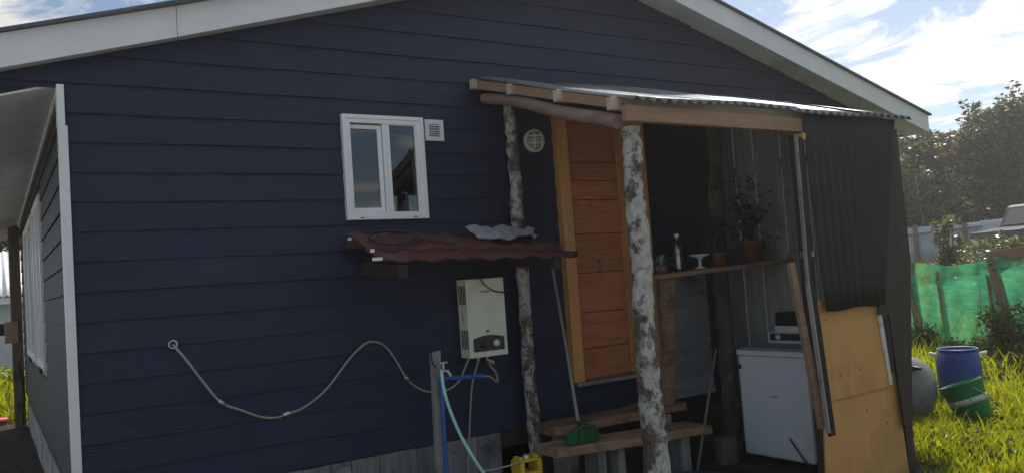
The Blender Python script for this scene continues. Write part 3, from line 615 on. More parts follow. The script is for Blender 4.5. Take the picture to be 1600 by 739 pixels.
def birch(pts, rs, name='birch_post', wob=.06):
    P = smooth_path(pts, 10); t = np.linspace(0, 1, len(P)); rr = np.interp(t, np.linspace(0, 1, len(rs)), rs)
    rr = [q * (1 + .05 * math.sin(i * 1.3) + random.uniform(-.03, .03)) for i, q in enumerate(rr)]
    P = [p + np.array([random.uniform(-.005, .005), random.uniform(-.005, .005), 0]) for p in P]
    b = MB(); b.tube(P, [q * random.uniform(.94, 1.07) for q in rr], 14, wob=wob)
    return b.build(name, M_['birch'], shelter)
YP = -1.53
pf = [at(985, 193, YP), at(992, 300, YP), at(1003, 420, YP), at(1008, 520, YP), at(1018, 640, YP), at(1027, 735, YP)]
pf[0][2] = 2.31; pb = pf[-1].copy(); pb[2] = -.05; pf.append(pb)
birch(pf, [.053, .055, .061, .062, .066, .07, .072])
pl = [at(793, 152, -.11), at(801, 230, -.11), at(807, 300, -.11), at(808, 340, -.11), at(818, 440, -.11), at(825, 560, -.11), at(836, 690, -.11)]
pb = pl[-1].copy(); pb[2] = -.05; pl.append(pb)
birch(pl, [.038, .042, .044, .045, .043, .046, .047, .048])
pr = [at(1118, 250, -.2), at(1127, 430, -.2), at(1136, 560, -.2)]
pr[0][2] = 2.8; q = pr[-1].copy(); q[2] = -.05; pr.append(q)
birch(pr, [.06, .066, .07, .07]).data.materials[0] = M_['darkbark']
for i in range(6):  # grey boards added over the navy siding, hazy light put into their tone
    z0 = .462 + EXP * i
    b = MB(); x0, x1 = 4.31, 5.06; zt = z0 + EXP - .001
    b.hexa([(x0, -.034, z0), (x1, -.034, z0), (x1, -.02, z0), (x0, -.02, z0), (x0, -.0215, zt), (x1, -.0215, zt), (x1, -.0175, zt), (x0, -.0175, zt)]); b.build('haze_lift_board', M_['hazeboard'], shelter)
# side wall of upright boards with gaps
y = -.03; i = 0
for w in (.15, .185, .255, .22, .19, .2, .17):
    y1 = max(y - w, -1.56)
    if y - y1 < .04: break
    MB().box(5.345 + random.uniform(-.002, .002), 5.356, y1, y, .04 + random.uniform(-.03, .03), zroof((y + y1) / 2) - .09).build('wall_board', M_['paleboard'], shelter)
    y = y1 - random.uniform(.016, .024)
MB().box(5.357, 5.40, -1.56, -.03, 1.5, 1.57).build('wall_rail', M_['oldwood'], shelter, bevel=.003)
MB().box(5.357, 5.40, -1.56, -.03, 2.25, 2.32).build('wall_rail', M_['oldwood'], shelter, bevel=.003)
# front infill
RX0 = Matrix.Rotation(rad(90), 3, 'X')
def plate(name, m, pts, y0, y1, bevel=.0015):
    n = len(pts); b = MB()
    b.add([(x, y0, q) for x, q in pts] + [(x, y1, q) for x, q in pts], [tuple(range(n)), tuple(range(2 * n - 1, n - 1, -1))] + [(i, i + n, (i + 1) % n + n, (i + 1) % n) for i in range(n)])
    return b.build(name, m, shelter, bevel=bevel)
MB().box(4.36, 4.44, -1.585, -1.54, 0, 2.3).build('corner_stud', M_['brownboard'], shelter, bevel=.003)
MB().box(5.25, 5.335, -1.585, -1.54, 0, 2.31).build('corner_stud', M_['brownboard'], shelter, bevel=.003)
plate('orange_panel', M_['orange'], [(4.35, .03), (5.225, -.02), (5.17, .70), (4.40, .72)], -1.60, -1.588)
plate('orange_panel', M_['orange'], [(4.452, .60), (5.085, .615), (5.035, 1.24), (4.41, 1.24)], -1.616, -1.603)
plate('trim_slat', M_['paintedtrim'], [(5.062, .625), (5.095, .625), (5.035, 1.2), (4.985, 1.2)], -1.626, -1.617)
plate('cover_board', M_['brownboard'], [(5.16, .34), (5.245, .31), (5.41, 1.45), (5.395, 2.36), (4.98, 2.36), (4.99, 1.1), (5.105, 1.1)], -1.640, -1.628, bevel=0)
for (px, py) in ((1313, 585), (1345, 576), (1355, 641), (1290, 500), (1358, 492), (1386, 660)):
    q = at(px, py, -1.617 if py < 610 else -1.602); MB().lathe([(0, .004), (.005, .003), (.006, 0)], (q[0], -1.6155 if py < 610 else -1.6, q[2]), 8, RX0).build('nail', M_['dark'], shelter)
def black_sheet():
    top, bot = 2.425, 1.168; P = []
    for t in np.linspace(0, 1, 9):
        xl_ = 4.375 + .05 * t; xr_ = 5.345 - .30 * t
        P.append([(xl_ + (xr_ - xl_) * u, -1.655 - .0022 * math.sin((xl_ + (xr_ - xl_) * u) / .075 * 2 * math.pi) - .008 * t + .006 * math.sin(u * 5 + t * 3), top + (bot - top) * t - .006 * math.sin(u * 9) * (t > .99)) for u in np.linspace(0, 1, 70)])
    b = MB(); b.grid(P); b.build('black_sheet', M_['black'], shelter, solid=.002)
black_sheet()
for (px, py, hw_, hh_, m_) in ((1256, 213, .012, .022, 'jamb'), (1268, 397, .026, .02, 'oldwood')):
    q = at(px, py, -1.67); MB().box(q[0] - hw_, q[0] + hw_, -1.675, -1.60, q[2] - hh_, q[2] + hh_).build('rail_end', M_[m_], shelter, bevel=.003)
# leaning plank: near-black face, pale edge
pk = thing('leaning_plank', 'long narrow black plank leaning on the left edge of the orange panel', 'plank', tuple(at(1300, 680, -1.72)))
a = at(1247, 215, -1.69); c = at(1300, 680, -1.72); m_ = at(1266, 440, -1.70)
b = MB(); b.bar(a, m_, .038, .022, (0, -1, 0)); b.bar(m_ + (0, 0, .004), c, .05, .022, (0, -1, 0)); b.build('plank_face', M_['black'], pk)
d_ = np.array([-.029, .0, 0]); b = MB(); b.bar(a + d_ * .8, m_ + d_ * .85, .007, .024, (0, -1, 0)); b.bar(m_ + d_ + (0, 0, .004), c + d_ + np.array([-.002, 0, .02]), .012, .026, (0, -1, 0)); b.build('plank_edge', M_['greywood'], pk)
a = at(1235, 410, -1.64); c = at(1284, 668, -1.66)
tag(MB().bar(a, c, .05, .03, (0, -1, 0)).build('brace_board', M_['beam'], None, bevel=.003), 'brown board leaning just left of the long black plank', 'plank')
# ------------------------------------------------------------------ wall lamp
lc = at(836, 220, -.05)
lamp = thing('bulkhead_lamp', 'round bulkhead lamp with wire guard on the wall left of the door', 'lamp', (lc[0], -.012, lc[2]))
RX = Matrix.Rotation(rad(90), 3, 'X')
MB().lathe([(0, 0), (.082, 0), (.084, .012), (.08, .03), (.07, .034)], (lc[0], -.014, lc[2]), 28, RX).build('lamp_base', M_['pvc'], lamp)
MB().lathe([(.07, .032), (.066, .05), (.05, .07), (.028, .08), (0, .083)], (lc[0], -.014, lc[2]), 28, RX).build('lamp_globe', mat('frosted_globe', (0.3, 0.29, 0.26), (0.36, 0.35, 0.31), rough=0.3, ns=5), lamp)
MB().tube([(lc[0] + .079 * math.cos(a), -.05, lc[2] + .079 * math.sin(a)) for a in np.linspace(0, 2 * math.pi, 29)], .006, 6, caps=False).build('guard_ring', M_['pvc'], lamp)
def guard(vert, off):
    p = []
    for t in np.linspace(-1, 1, 13):
        s_ = math.sqrt(max(.079 ** 2 - off ** 2, 0)) * t; rr = math.hypot(s_, off); dep = -.05 - .052 * math.sqrt(max(0, 1 - (rr / .079) ** 2))
        p.append((lc[0] + (off if vert else s_), dep, lc[2] + (s_ if vert else off)))
    MB().tube(p, .0042, 6).build('guard_wire', M_['pvc'], lamp)
guard(True, -.03); guard(True, .03); guard(False, -.025); guard(False, .03)

# ------------------------------------------------------------------ small maroon roof over the heater
rr_ = thing('heater_roof', 'small maroon tile-effect metal roof bracketed over the water heater', 'roof', (2.5, -.4, 1.7))
A = np.array([1.845, -.2, 1.865]); B = np.array([3.29, -.2, 1.80]); Cc = np.array([3.235, -.655, 1.625]); D = np.array([1.86, -.64, 1.655])
def sheet(t0, t1, lift0, lift1, x_in=0):
    P = []
    for t in np.linspace(t0, t1, 7):
        row = []
        for u in np.linspace(0, 1, 121):
            p = (A * (1 - u) + B * u) * (1 - t) + (D * (1 - u) + Cc * u) * t
            lf = lift0 + (lift1 - lift0) * (t - t0) / (t1 - t0)
            w = .008 * math.sin(2 * math.pi * (u * 1.44 / .21)) + .003 * math.sin(2 * math.pi * (u * 1.44 / .5) + .7)
            row.append((p[0], p[1], p[2] + lf + w))
        P.append(row)
    row = [(x, y - .004, z - .026) for (x, y, z) in P[-1]]; P.append(row)       # turned-down nose of the tile course
    b = MB(); b.grid(P); return b.build('tile_sheet', M_['tile'], rr_, solid=.0015)
sheet(0, .66, .0, .03); sheet(.62, 1.0, .004, .03)
e0 = at(872, 398, -.64); MB().tube([np.array([3.16, -.655, 1.652]), np.array([3.26, -.66, 1.642]), e0 + np.array([.06, -.02, -.005])], [.02, .022, .012], 8).build('rolled_edge', M_['tile'], rr_)
for px, py in ((545, 374), (572, 374), (580, 392), (588, 405)):
    q = at(px, py, -.64 if py > 385 else -.25); big = py > 400
    MB().box(q[0] - (.03 if big else .012), q[0] + (.03 if big else .012), q[1] - .02, q[1] - .012, q[2] - .008, q[2] + .01).build('sheet_clip', M_['white'], rr_)
for px in (629, 870):
    q = at(px, 436 if px < 800 else 420, -.58)
    MB().bar((q[0], -.02, q[2] + .09), (q[0], -.60, q[2] + .045), .06, .085).build('bracket_arm', M_['brownboard'], rr_, bevel=.004)
MB().bar((1.90, -.05, 1.80), (3.12, -.05, 1.775), .05, .05).build('wall_batten', M_['brownboard'], rr_)
# cloth lying on it
def roofz(x, y):
    t = (y + .2) / -.45; u = (x - 1.85) / 1.42
    return (A[2] * (1 - u) + B[2] * u) * (1 - t) + (D[2] * (1 - u) + Cc[2] * u) * t
def cloth():
    P = []
    n, m_ = 34, 16
    ca = at(728, 364, -.27); cb = at(842, 374, -.35)
    for i in range(n):
        u = i / (n - 1); row = []
        for j in range(m_):
            v = j / (m_ - 1)
            x = 2.68 + .54 * u + .035 * math.sin(v * 5 + 1) * (u - .2) + .02 * math.sin(u * 11); wdt = .15 + .09 * math.sin(u * 3.1 + .3)
            y = -.215 - .02 * math.sin(u * 6) - wdt * v
            fold = .010 * math.sin(u * 13 + v * 6) + .013 * math.sin(v * 12 + u * 5) + .006 * math.sin(u * 27 - v * 12)
            row.append((x, y, roofz(x, y) + .05 + fold + .012 * math.sin(math.pi * u)))
        P.append(row)
    b = MB(); b.grid(P); o = b.build('cloth_rag', M_['cloth'], None, solid=.004)
    tag(o, 'crumpled grey rag lying on the maroon roof beside the birch post', 'rag')
cloth()
def coil():
    p = []
    for a in np.linspace(0, 2 * math.pi * 2.1, 60):
        r1 = .17 + .018 * math.sin(a * 1.5); x = 2.08 + r1 * math.cos(a) * (1 + .1 * math.sin(a * .5)); y = -.40 + .11 * math.sin(a + .3)
        p.append((x, y, roofz(x, y) + .045 + .003 * a / 3))
    for t in np.linspace(.1, 1, 8):
        x = 2.25 + .2 * t; y = -.40 - .1 * t; p.append((x, y, roofz(x, y) + .045))
    tag(MB().tube(p, .0065, 6).build('cable_coil', M_['rubber']), 'thin black cable coiled on the left end of the maroon roof', 'cable')
coil()

# ------------------------------------------------------------------ water heater
ht = thing('water_heater', 'cream wall-hung gas water heater with vents and white knob under the maroon roof', 'water heater', (2.84, -.02, 1.0))
hx0, hx1, hz0, hz1 = 2.694, 2.994, 1.0, 1.53
MB().box(hx0, hx1, -.15, -.018, hz0, hz1).build('casing', M_['enamel'], ht, bevel=.006)
for z0, z1 in ((1.06, 1.19), (1.36, 1.49)):
    for i in range(5):
        y0 = -.135 + i * .02
        MB().box(hx0 - .0025, hx0 + .002, y0, y0 + .009, z0, z1).build('vent_slot', M_['rubber'], ht)
MB().box(hx0 - .003, hx0 + .002, -.095, -.075, 1.225, 1.335).build('side_rib', M_['paintedtrim'], ht)
b = MB(); px0, px1, pz0 = 2.724, 2.962, 1.04
top = [(px0 + (px1 - px0) * u, 1.128 + .018 * math.sin(math.pi * u)) for u in np.linspace(0, 1, 9)]
pp = [(px0, pz0), (px1, pz0)] + top[::-1]; n = len(pp)
b.add([(x, -.158, q) for x, q in pp] + [(x, -.149, q) for x, q in pp], [tuple(range(n)), tuple(range(2 * n - 1, n - 1, -1))] + [(i, i + n, (i + 1) % n + n, (i + 1) % n) for i in range(n)])
cp = b.build('control_panel', M_['panelgrey'], ht)
MB().lathe([(0, .022), (.02, .02), (.024, 0)], (2.898, -.159, 1.088), 18, RX).build('knob', M_['knobwhite'], cp)
MB().lathe([(0, .02), (.018, .018), (.022, 0)], (2.79, -.159, 1.085), 18, RX).build('knob', M_['rubber'], cp)
MB().box(2.83, 2.852, -.1525, -.149, 1.165, 1.178).build('flame_window', M_['rubber'], ht)
for i in range(7): MB().box(2.806 + i * .0105, 2.806 + i * .0105 + .0075, -.1515, -.149, 1.436, 1.447 - .002 * (i % 2)).build('brand_letter', mat('brown_print', (0.2, 0.14, 0.08), rough=.6) if i == 0 else bpy.data.materials['brown_print'], ht)
MB().tube([(2.86, -.08, 1.0), (2.86, -.08, .975), (2.87, -.083, .965), (2.90, -.09, .96), (2.90, -.09, .94)], .012, 8).build('pipe_fitting', M_['brass'], ht); MB().tube([(2.80, -.07, 1.0), (2.80, -.07, .975)], .012, 8).build('pipe_fitting', M_['brass'], ht)
tag(MB().tube(smooth_path([at(749, 432, -.16), at(757, 444, -.175), at(772, 454, -.175), at(790, 456, -.165), (3.02, -.1, 1.455), (3.05, -.03, 1.46)], 6), .0045, 6).build('hanging_cable', M_['rubber']), 'thin black cord hanging across the top of the water heater', 'cord')

# ------------------------------------------------------------------ pipes and hoses
st = thing('tap_stake', 'weathered wooden stake carrying blue pipe and a garden tap', 'stake', (2.33, -.35, 0))
s0 = at(681, 548, -.35); b = MB(); b.hexa([(2.285, -.375, -.05), (2.345, -.375, -.05), (2.345, -.325, -.05), (2.285, -.325, -.05), (2.30, -.37, 1.09), (2.362, -.37, 1.1), (2.362, -.33, 1.1), (2.30, -.33, 1.085)]); b.build('post', M_['greywood'], st, bevel=.004)
b = MB(); b.tube([(2.338, -.39, 0), (2.338, -.392, .5), (2.345, -.39, .935)], .0125, 10); b.build('riser_pipe', M_['bluepipe'], st)
b = MB(); e1 = at(755, 587, -.3); b.tube([(2.345, -.39, .925), e1], .0125, 10); b.tube([(2.333, -.39, .90), (2.357, -.39, .95)], .018, 10); b.tube([e1 - np.array([.05, 0, 0]), e1], .017, 10); b.build('branch_pipe', M_['bluepipe'], st)
tp = MB(); tp.tube([(2.345, -.39, .935), (2.345, -.39, .985)], .013, 8); tp.tube([(2.345, -.39, .975), (2.37, -.44, .972), (2.378, -.455, .94)], .012, 8); tp.tube([(2.352, -.41, .985), (2.352, -.41, 1.02)], .008, 8); tp.box(2.325, 2.38, -.418, -.402, 1.02, 1.03); tp.build('tap', M_['chrome'], st)
MB().tube([(2.30, -.36, 1.09), (2.29, -.385, 1.03), (2.31, -.39, 1.0)], .006, 6).build('wire_tie', M_['rubber'], st)
gp = [at(x, y, yy) for x, y, yy in ((690, 580, -.47), (693, 605, -.5), (703, 640, -.53), (720, 680, -.56), (740, 715, -.6), (757, 740, -.62))]
g1 = gp[-1]; gp += [g1 + np.array([.05, -.06, -.1]), np.array([g1[0] + .15, g1[1] - .15, .015]), np.array([g1[0] + .5, g1[1] - .45, .012])]
tag(MB().tube(smooth_path(gp, 7), .0105, 8).build('garden_hose', M_['greenhose']), 'translucent green garden hose dropping from the blue tap stake', 'hose')
gh_ = thing('gas_hose', 'long grey gas hose looping across the navy wall from a wall hole', 'hose', tuple(at(270, 538, -.03)))
hp = [(270, 538), (290, 562), (318, 597), (347, 628), (375, 641), (405, 650), (430, 651), (448, 646), (475, 636), (510, 607), (545, 560), (567, 539), (582, 533), (600, 539), (617, 560), (636, 592), (650, 604), (670, 612), (700, 609), (718, 595), (728, 572), (731, 560)]
P = [at(x, y, -.03 - .02 * math.sin(i * .7)) for i, (x, y) in enumerate(hp)]; P[0] = at(270, 538, -.016); P[-1] = np.array([2.735, -.06, 1.0])
P = [p + np.array([random.uniform(-.004, .004), 0, random.uniform(-.005, .005)]) if 0 < i < len(P) - 1 else p for i, p in enumerate(P)]
MB().tube(smooth_path(P, 6), .0074, 8).build('hose_line', M_['greyhose'], gh_)
for i in (3, 7, 15): 
    q = P[i]; t = (P[i + 1] - P[i - 1]); t = t / np.linalg.norm(t)
    MB().tube([q - t * .022, q - t * .01, q + t * .01, q + t * .022], [.012, .016, .016, .011], 8).build('hose_clamp', M_['chrome'], gh_)
MB().tube([(P[0][0] + .022 * math.cos(a), -.018, P[0][2] + .022 * math.sin(a)) for a in np.linspace(0, 2 * math.pi, 15)], .006, 6, caps=False).build('wall_collar', M_['chrome'], gh_)
dp = [at(738, 560, -.07), at(738, 600, -.06), at(735, 640, -.06), at(733, 690, -.06), at(732, 735, -.06)]; q = dp[-1].copy(); q[2] = .02; dp.append(q)
dp[0] = np.array([2.80, -.07, .98])
tag(MB().tube(smooth_path(dp, 6), .0065, 8).build('drain_hose', M_['greyhose']), 'thin grey hose hanging straight down from the water heater', 'hose')
ip = [e1 - np.array([.01, 0, 0]), at(765, 588, -.29), at(777, 596, -.27), at(775, 582, -.2), at(764, 568, -.12), np.array([2.90, -.09, .95])]
tag(MB().tube(smooth_path(ip, 6), .0075, 8).build('inlet_hose', M_['greyhose']), 'short curled grey hose joining blue pipe end to the water heater', 'hose')

# ------------------------------------------------------------------ yellow canister
cq = at(825, 735, -.62)
cn = thing('yellow_canister', 'yellow plastic canister with handle hole standing by the left birch post', 'canister', (cq[0], -.62, 0))
def canister():
    x0, x1 = at(808, 720, -.62)[0], at(842, 720, -.62)[0]; zt = at(825, 716, -.62)[2]; y0, y1 = -.66, -.54
    b = MB(); hz = zt - .045; hw = (x1 - x0)
    b.box(x0, x1, y0, y1, 0.0, hz - .03); b.box(x0, x0 + hw * .2, y0, y1, hz - .03, zt - .012); b.box(x1 - hw * .2, x1, y0, y1, hz - .03, zt - .012); b.box(x0 + .004, x1 - .004, y0 + .001, y1 - .001, zt - .012, zt)
    b.build('canister_body', M_['yellow'], cn, bevel=.006)
    for xa, xb in ((x0 + .01, x0 + .035), (x1 - .035, x1 - .01)): MB().box(xa, xb, y0 + .02, y1 - .02, zt + .001, zt + .018).build('clasp', M_['yellow'], cn, bevel=.003)
    MB().lathe([(0, .024), (.022, .024), (.026, .0)], ((x0 + x1) / 2, -.6, zt + .001), 16).build('cap', M_['chrome'], cn)
    for i in range(2): MB().box(x0 + hw * .5 + i * .016, x0 + hw * .5 + i * .016 + .008, y0 - .0015, y0, hz - .09, hz - .055).build('print_mark', M_['rubber'], cn)
    tag(MB().tube(smooth_path([at(757, 735, -.55), at(775, 732, -.58), at(795, 727, -.62), (x0 + .012, -.655, at(806, 723, -.66)[2])], 5), .0055, 6).build('canister_cord', M_['greyhose']), 'pale cord running along to the yellow canister', 'cord')
canister()

# ------------------------------------------------------------------ steps
sp = thing('wooden_steps', 'two worn wooden plank steps below the orange door', 'steps', (3.7, -.5, 0))
def plankstep(x0, x1, yf0, yf1, dep, z0, z1, th):
    n = 24; top = []; 
    b = MB(); P = []
    for i in range(n + 1):
        u = i / n; x = x0 + (x1 - x0) * u; yf = yf0 + (yf1 - yf0) * u + .006 * math.sin(u * 17) + random.uniform(-.003, .003); zz = z0 + (z1 - z0) * u + .003 * math.sin(u * 9)
        if i == 0: yf += .03
        P.append([(x, yf + dep, zz), (x, yf + .012, zz + random.uniform(-.002, .001)), (x, yf, zz - .01), (x, yf - .002, zz - th + .008), (x, yf + .01, zz - th), (x, yf + dep, zz - th), (x, yf + dep, zz)])
    b.grid(P, smooth=False); b.add([p for p in P[0][:6]], [tuple(range(6))[::-1]]); b.add([p for p in P[-1][:6]], [tuple(range(6))])
    return b.build('step_plank', M_['step'], sp)
plankstep(3.15, 4.36, -.46, -.40, .27, .505, .505, .062)
plankstep(2.90, 4.22, -.83, -.79, .27, .455, .395, .06)
for x, yy, w in ((3.3, -.62, .07), (3.42, -.68, .06), (4.0, -.66, .08)):
    MB().box(x, x + w, yy - .05, yy + .1, -.03, .37 - .03 * (x > 3.9)).build('support_block', M_['greywood'], sp, bevel=.004)
for x in (3.25, 4.12): MB().box(x, x + .09, -.4, -.22, -.03, .438).build('support_block', M_['greywood'], sp, bevel=.004)
MB().box(3.2, 4.3, -.165, -.14, .0, .44).build('riser_board', M_['brownboard'], sp, bevel=.003)

# broom on the lower step
def broom():
    h0 = at(862, 412, -.13); h1 = at(905, 668, -.70); base = at(912, 690, -.76)
    t = thing('broom', 'green bristled broom standing on the lower step against the door frame', 'broom', tuple(base))
    b = MB(); b.tube([h0, (h0 + h1) / 2 + np.array([.004, 0, 0]), h1], [.0105, .0105, .0115], 8); b.build('handle', M_['broomstick'], t)
    l, r_ = at(889, 682, -.74), at(934, 676, -.74); c = (l + r_) / 2; hw = (r_[0] - l[0]) / 2
    b = MB(); b.tube([(c[0] - hw * .75, c[1], c[2] + .035), (c[0] - hw * .3, c[1], c[2] + .045), (c[0], c[1], c[2] + .052), (c[0] + hw * .4, c[1], c[2] + .045), (c[0] + hw * .85, c[1], c[2] + .037)], [.012, .019, .022, .019, .013], 8); b.build('head', M_['panelgrey'], t)
    b = MB(); b.tube([h1 + (h0 - h1) * .03, (c[0] - .005, c[1] + .005, c[2] + .055)], [.014, .018], 8); b.build('socket', M_['panelgrey'], t)
    b = MB()
    zb = .452
    for i in range(420):
        u = random.uniform(-1, 1); v = random.uniform(-1, 1)
        p = np.array([c[0] + u * hw * .82, c[1] + v * .018, c[2] + .036 + .008 * (1 - abs(u))]); q = np.array([c[0] + u * hw * 1.12 - .02 + random.uniform(-.008, .008), c[1] + v * .045 - .01, zb + random.uniform(-.003, .012)])
        w = .0022; b.add([p + (w, 0, 0), p - (w, 0, 0), q - (w, 0, 0), q + (w, 0, 0)], [(0, 1, 2, 3)])
        b.add([p + (0, w, 0), p - (0, w, 0), q - (0, w, 0), q + (0, w, 0)], [(0, 1, 2, 3)])
    o = b.build('bristles', M_['bristle'], t); o['kind'] = 'stuff'
broom()
def stick(pa, pb, lab, m='broomstick', r_=.011, name='pole_stick'):
    tag(MB().tube([pa, (np.array(pa) + pb) / 2, pb], r_, 8).build(name, M_[m]), lab, 'stick')
q = at(1085, 690, -.55); q[2] = .02
stick(at(1119, 545, -.24), q, 'pale thin stick leaning at the back wall right of the steps')
q = at(1138, 655, -.3); stick(at(1150, 565, -.16), q, 'dark thin stick leaning beside the washing machine corner', 'oldwood', .009)

# ------------------------------------------------------------------ shelf and what stands on it
sh = thing('plank_shelf', 'rough plank shelf across the back of the porch above the washing machine', 'shelf', (4.7, -.4, 1.4))
b = MB(); b.hexa([(4.10, -.55, 1.435), (5.33, -.73, 1.49), (5.335, -.33, 1.49), (4.10, -.2, 1.435), (4.10, -.55, 1.468), (5.33, -.73, 1.523), (5.335, -.33, 1.523), (4.10, -.2, 1.468)]); b.build('shelf_board', M_['beam'], sh, bevel=.004)
b = MB(); b.hexa([(4.14, -.43, .51), (4.225, -.43, .51), (4.225, -.37, .51), (4.14, -.37, .51), (4.19, -.48, 1.434), (4.29, -.48, 1.436), (4.29, -.42, 1.436), (4.19, -.42, 1.434)]); b.build('shelf_leg', M_['step'], sh, bevel=.004)
def shz(x): return 1.468 + (x - 4.1) / 1.23 * .055 + .001
def bottle():
    q = at(1060, 405, -.42); x, y = q[0], -.42; z0 = shz(x)
    t = thing('water_bottle', 'tall clear ribbed bottle standing at the left end of the plank shelf', 'bottle', (x, y, z0))
    MB().lathe([(0, 0), (.036, .0), (.04, .02), (.036, .05), (.04, .08), (.036, .11), (.04, .14), (.038, .18), (.022, .225), (.016, .24), (.016, .26)], (x, y, z0), 18).build('bottle_body', M_['bottle'], t)
    MB().lathe([(.018, .258), (.018, .282), (0, .282)], (x, y, z0), 14).build('bottle_cap', M_['white'], t)
bottle()
def leaves(b, c, n, rx, ry, rz, size, droop=.3, asp=2.2):
    for i in range(n):
        p = np.array(c) + np.array([random.gauss(0, rx / 2), random.gauss(0, ry / 2), random.gauss(0, rz / 2)])
        leaf(b, p, size * random.uniform(.6, 1.3), asp)
def leaf(b, p, s_, asp=2.0, nrm=None):
    a = Vector((random.gauss(0, 1), random.gauss(0, 1), random.gauss(0, .7))).normalized(); c = a.orthogonal(); c.rotate(Matrix.Rotation(random.uniform(0, 6.28), 3, a)); c.normalize()
    a = a * s_ / 2; c = c * s_ / 2 / asp; n_ = a.cross(c).normalized() * s_ * .08; p = Vector(p)
    b.add([p - a, p - c * .9 + n_, p + a, p + c * .9 + n_], [(0, 1, 2, 3)])
def blade(b, base, tip, w, up=.5):
    base = Vector(base); tip = Vector(tip); mid = (base + tip) / 2 + Vector((0, 0, up * (tip - base).length * .5))
    sd = (tip - base).cross(Vector((0, 0, 1))); sd = sd.normalized() * w if sd.length > 1e-6 else Vector((w, 0, 0))
    b.add([base - sd * .7, base + sd * .7, mid + sd, mid - sd, tip], [(0, 1, 2, 3), (3, 2, 4)])
def spider():
    q = at(1036, 412, -.42); x, y = q[0], -.40; z0 = shz(x)
    t = thing('spider_plant', 'small pale leaved plant in a pot at the very left shelf end', 'plant', (x, y, z0))
    MB().lathe([(0, 0), (.035, 0), (.05, .055), (.045, .055), (.03, .01)], (x, y, z0), 16).build('pot', M_['terracotta'], t)
    b = MB()
    for i in range(34):
        a = random.uniform(0, 6.28); l = random.uniform(.07, .15); blade(b, (x, y, z0 + .05), (x + l * math.cos(a), y + l * math.sin(a) * .8, z0 + .05 + random.uniform(-.04, .1)), .006, .5)
    o = b.build('foliage', M_['spider'], t); o['kind'] = 'stuff'
spider()
def dish():
    q = at(1095, 390, -.45); x, y = q[0], -.43; z0 = shz(x)
    t = thing('stemmed_dish', 'pale stemmed dish standing on the plank shelf right of the clear bottle', 'dish', (x, y, z0))
    MB().lathe([(0, 0), (.04, 0), (.042, .006), (.012, .02), (.01, .07), (.03, .085), (.075, .1), (.08, .108), (.07, .106), (0, .09)], (x, y, z0), 22).build('dish_bowl', M_['wm'], t)
dish()
def pot(px, lab, r0, h, leafy, hgt):
    q = at(px, 395, -.55); x, y = q[0], -.52; z0 = shz(x) + .004
    t = thing('potted_plant', lab, 'potted plant', (x, y, z0), 'potted plants on the plank shelf')
    MB().lathe([(0, 0), (r0 * .72, 0), (r0 * .95, h * .8), (r0 * 1.05, h * .8), (r0 * 1.05, h), (r0 * .9, h), (r0 * .85, h * .7), (0, h * .7)], (x, y, z0), 22).build('pot', M_['terracotta'], t)
    b = MB()
    for i in range(9):
        a = random.uniform(0, 6.28); l = hgt * random.uniform(.5, 1); tip = np.array([x + .16 * math.cos(a) * random.random(), y + .12 * math.sin(a), z0 + h + l]); b.tube([(x, y, z0 + h * .7), (np.array((x, y, z0 + h)) + tip) / 2 + np.array([.01, 0, .03]), tip], [.004, .003, .002], 5)
    b.build('stems', M_['dark'], t)
    b = MB(); leaves(b, (x, y, z0 + h + hgt * .5), leafy, .17, .12, hgt * .6, .06)
    o = b.build('foliage', M_['potleaf'], t); o['kind'] = 'stuff'
pot(1178, 'terracotta pot with tall dark leafy plant in the middle of the shelf', .105, .17, 260, .4)
pot(1130, 'smaller terracotta pot with sparse dark leaves beside the stemmed dish', .06, .1, 170, .3)

q = at(1150, 393, -.5); z0 = shz(q[0]) + .004; bg_ = thing('storage_box', 'dark bluish box on the plank shelf between the dish and large pot', 'box', (q[0], -.45, z0))
MB().box(q[0] - .06, q[0] + .06, -.53, -.38, z0, z0 + .1).build('box_body', M_['tub'], bg_, bevel=.006); MB().box(q[0] - .066, q[0] + .066, -.536, -.374, z0 + .101, z0 + .118).build('box_lid', M_['panelgrey'], bg_, bevel=.004)
def sprig():
    b = MB(); c = at(1212, 303, -.55); b.tube([c + (0, .02, -.45), c + (-.02, .01, -.2), c], [.004, .003, .002], 5)
    for k_ in range(12): leaf(b, c + np.array([random.uniform(-.05, .05), random.uniform(-.03, .03), random.uniform(-.1, .02)]), .05, 2.2)
    c2 = at(1157, 320, -.3)
    tag(b.build('leaf_sprig', M_['spider']), 'pale leaf sprig catching light above the right end of the shelf', 'plant')
sprig()
# ------------------------------------------------------------------ washing machine
wx0, wx1, wy0, wy1 = 4.87, 5.32, -1.115, -.475
wm = thing('washing_machine', 'white top-loading washing machine standing behind the leaning black plank', 'washing machine', ((wx0 + wx1) / 2, (wy0 + wy1) / 2, 0))
MB().box(wx0, wx1, wy0, wy1, .05, .80).build('cabinet', M_['wm'], wm, bevel=.018)
MB().box(wx0 - .003, wx1, wy0 - .003, wy1 + .003, .803, .845).build('top_rim', M_['wm'], wm, bevel=.008)
MB().box(wx0 + .01, wx1 - .1, wy0 + .03, wy1 - .03, .846, .865).build('lid', M_['wmlid'], wm, bevel=.006)
b = MB(); b.box(wx1 - .098, wx1, wy0 + .01, wy1 - .01, .846, .95); b.build('console', M_['wm'], wm, bevel=.01)
MB().box(wx1 - .102, wx1 - .0985, wy0 + .04, wy1 - .04, .885, .94).build('console_panel', M_['panelgrey'], wm)
for yy in (-1.0, -.85, -.6): MB().lathe([(.0, .02), (.018, .018), (.02, 0)], (wx1 - .1025, yy, .912), 14, Matrix.Rotation(rad(-90), 3, 'Y')).build('knob', M_['pvc'], wm)
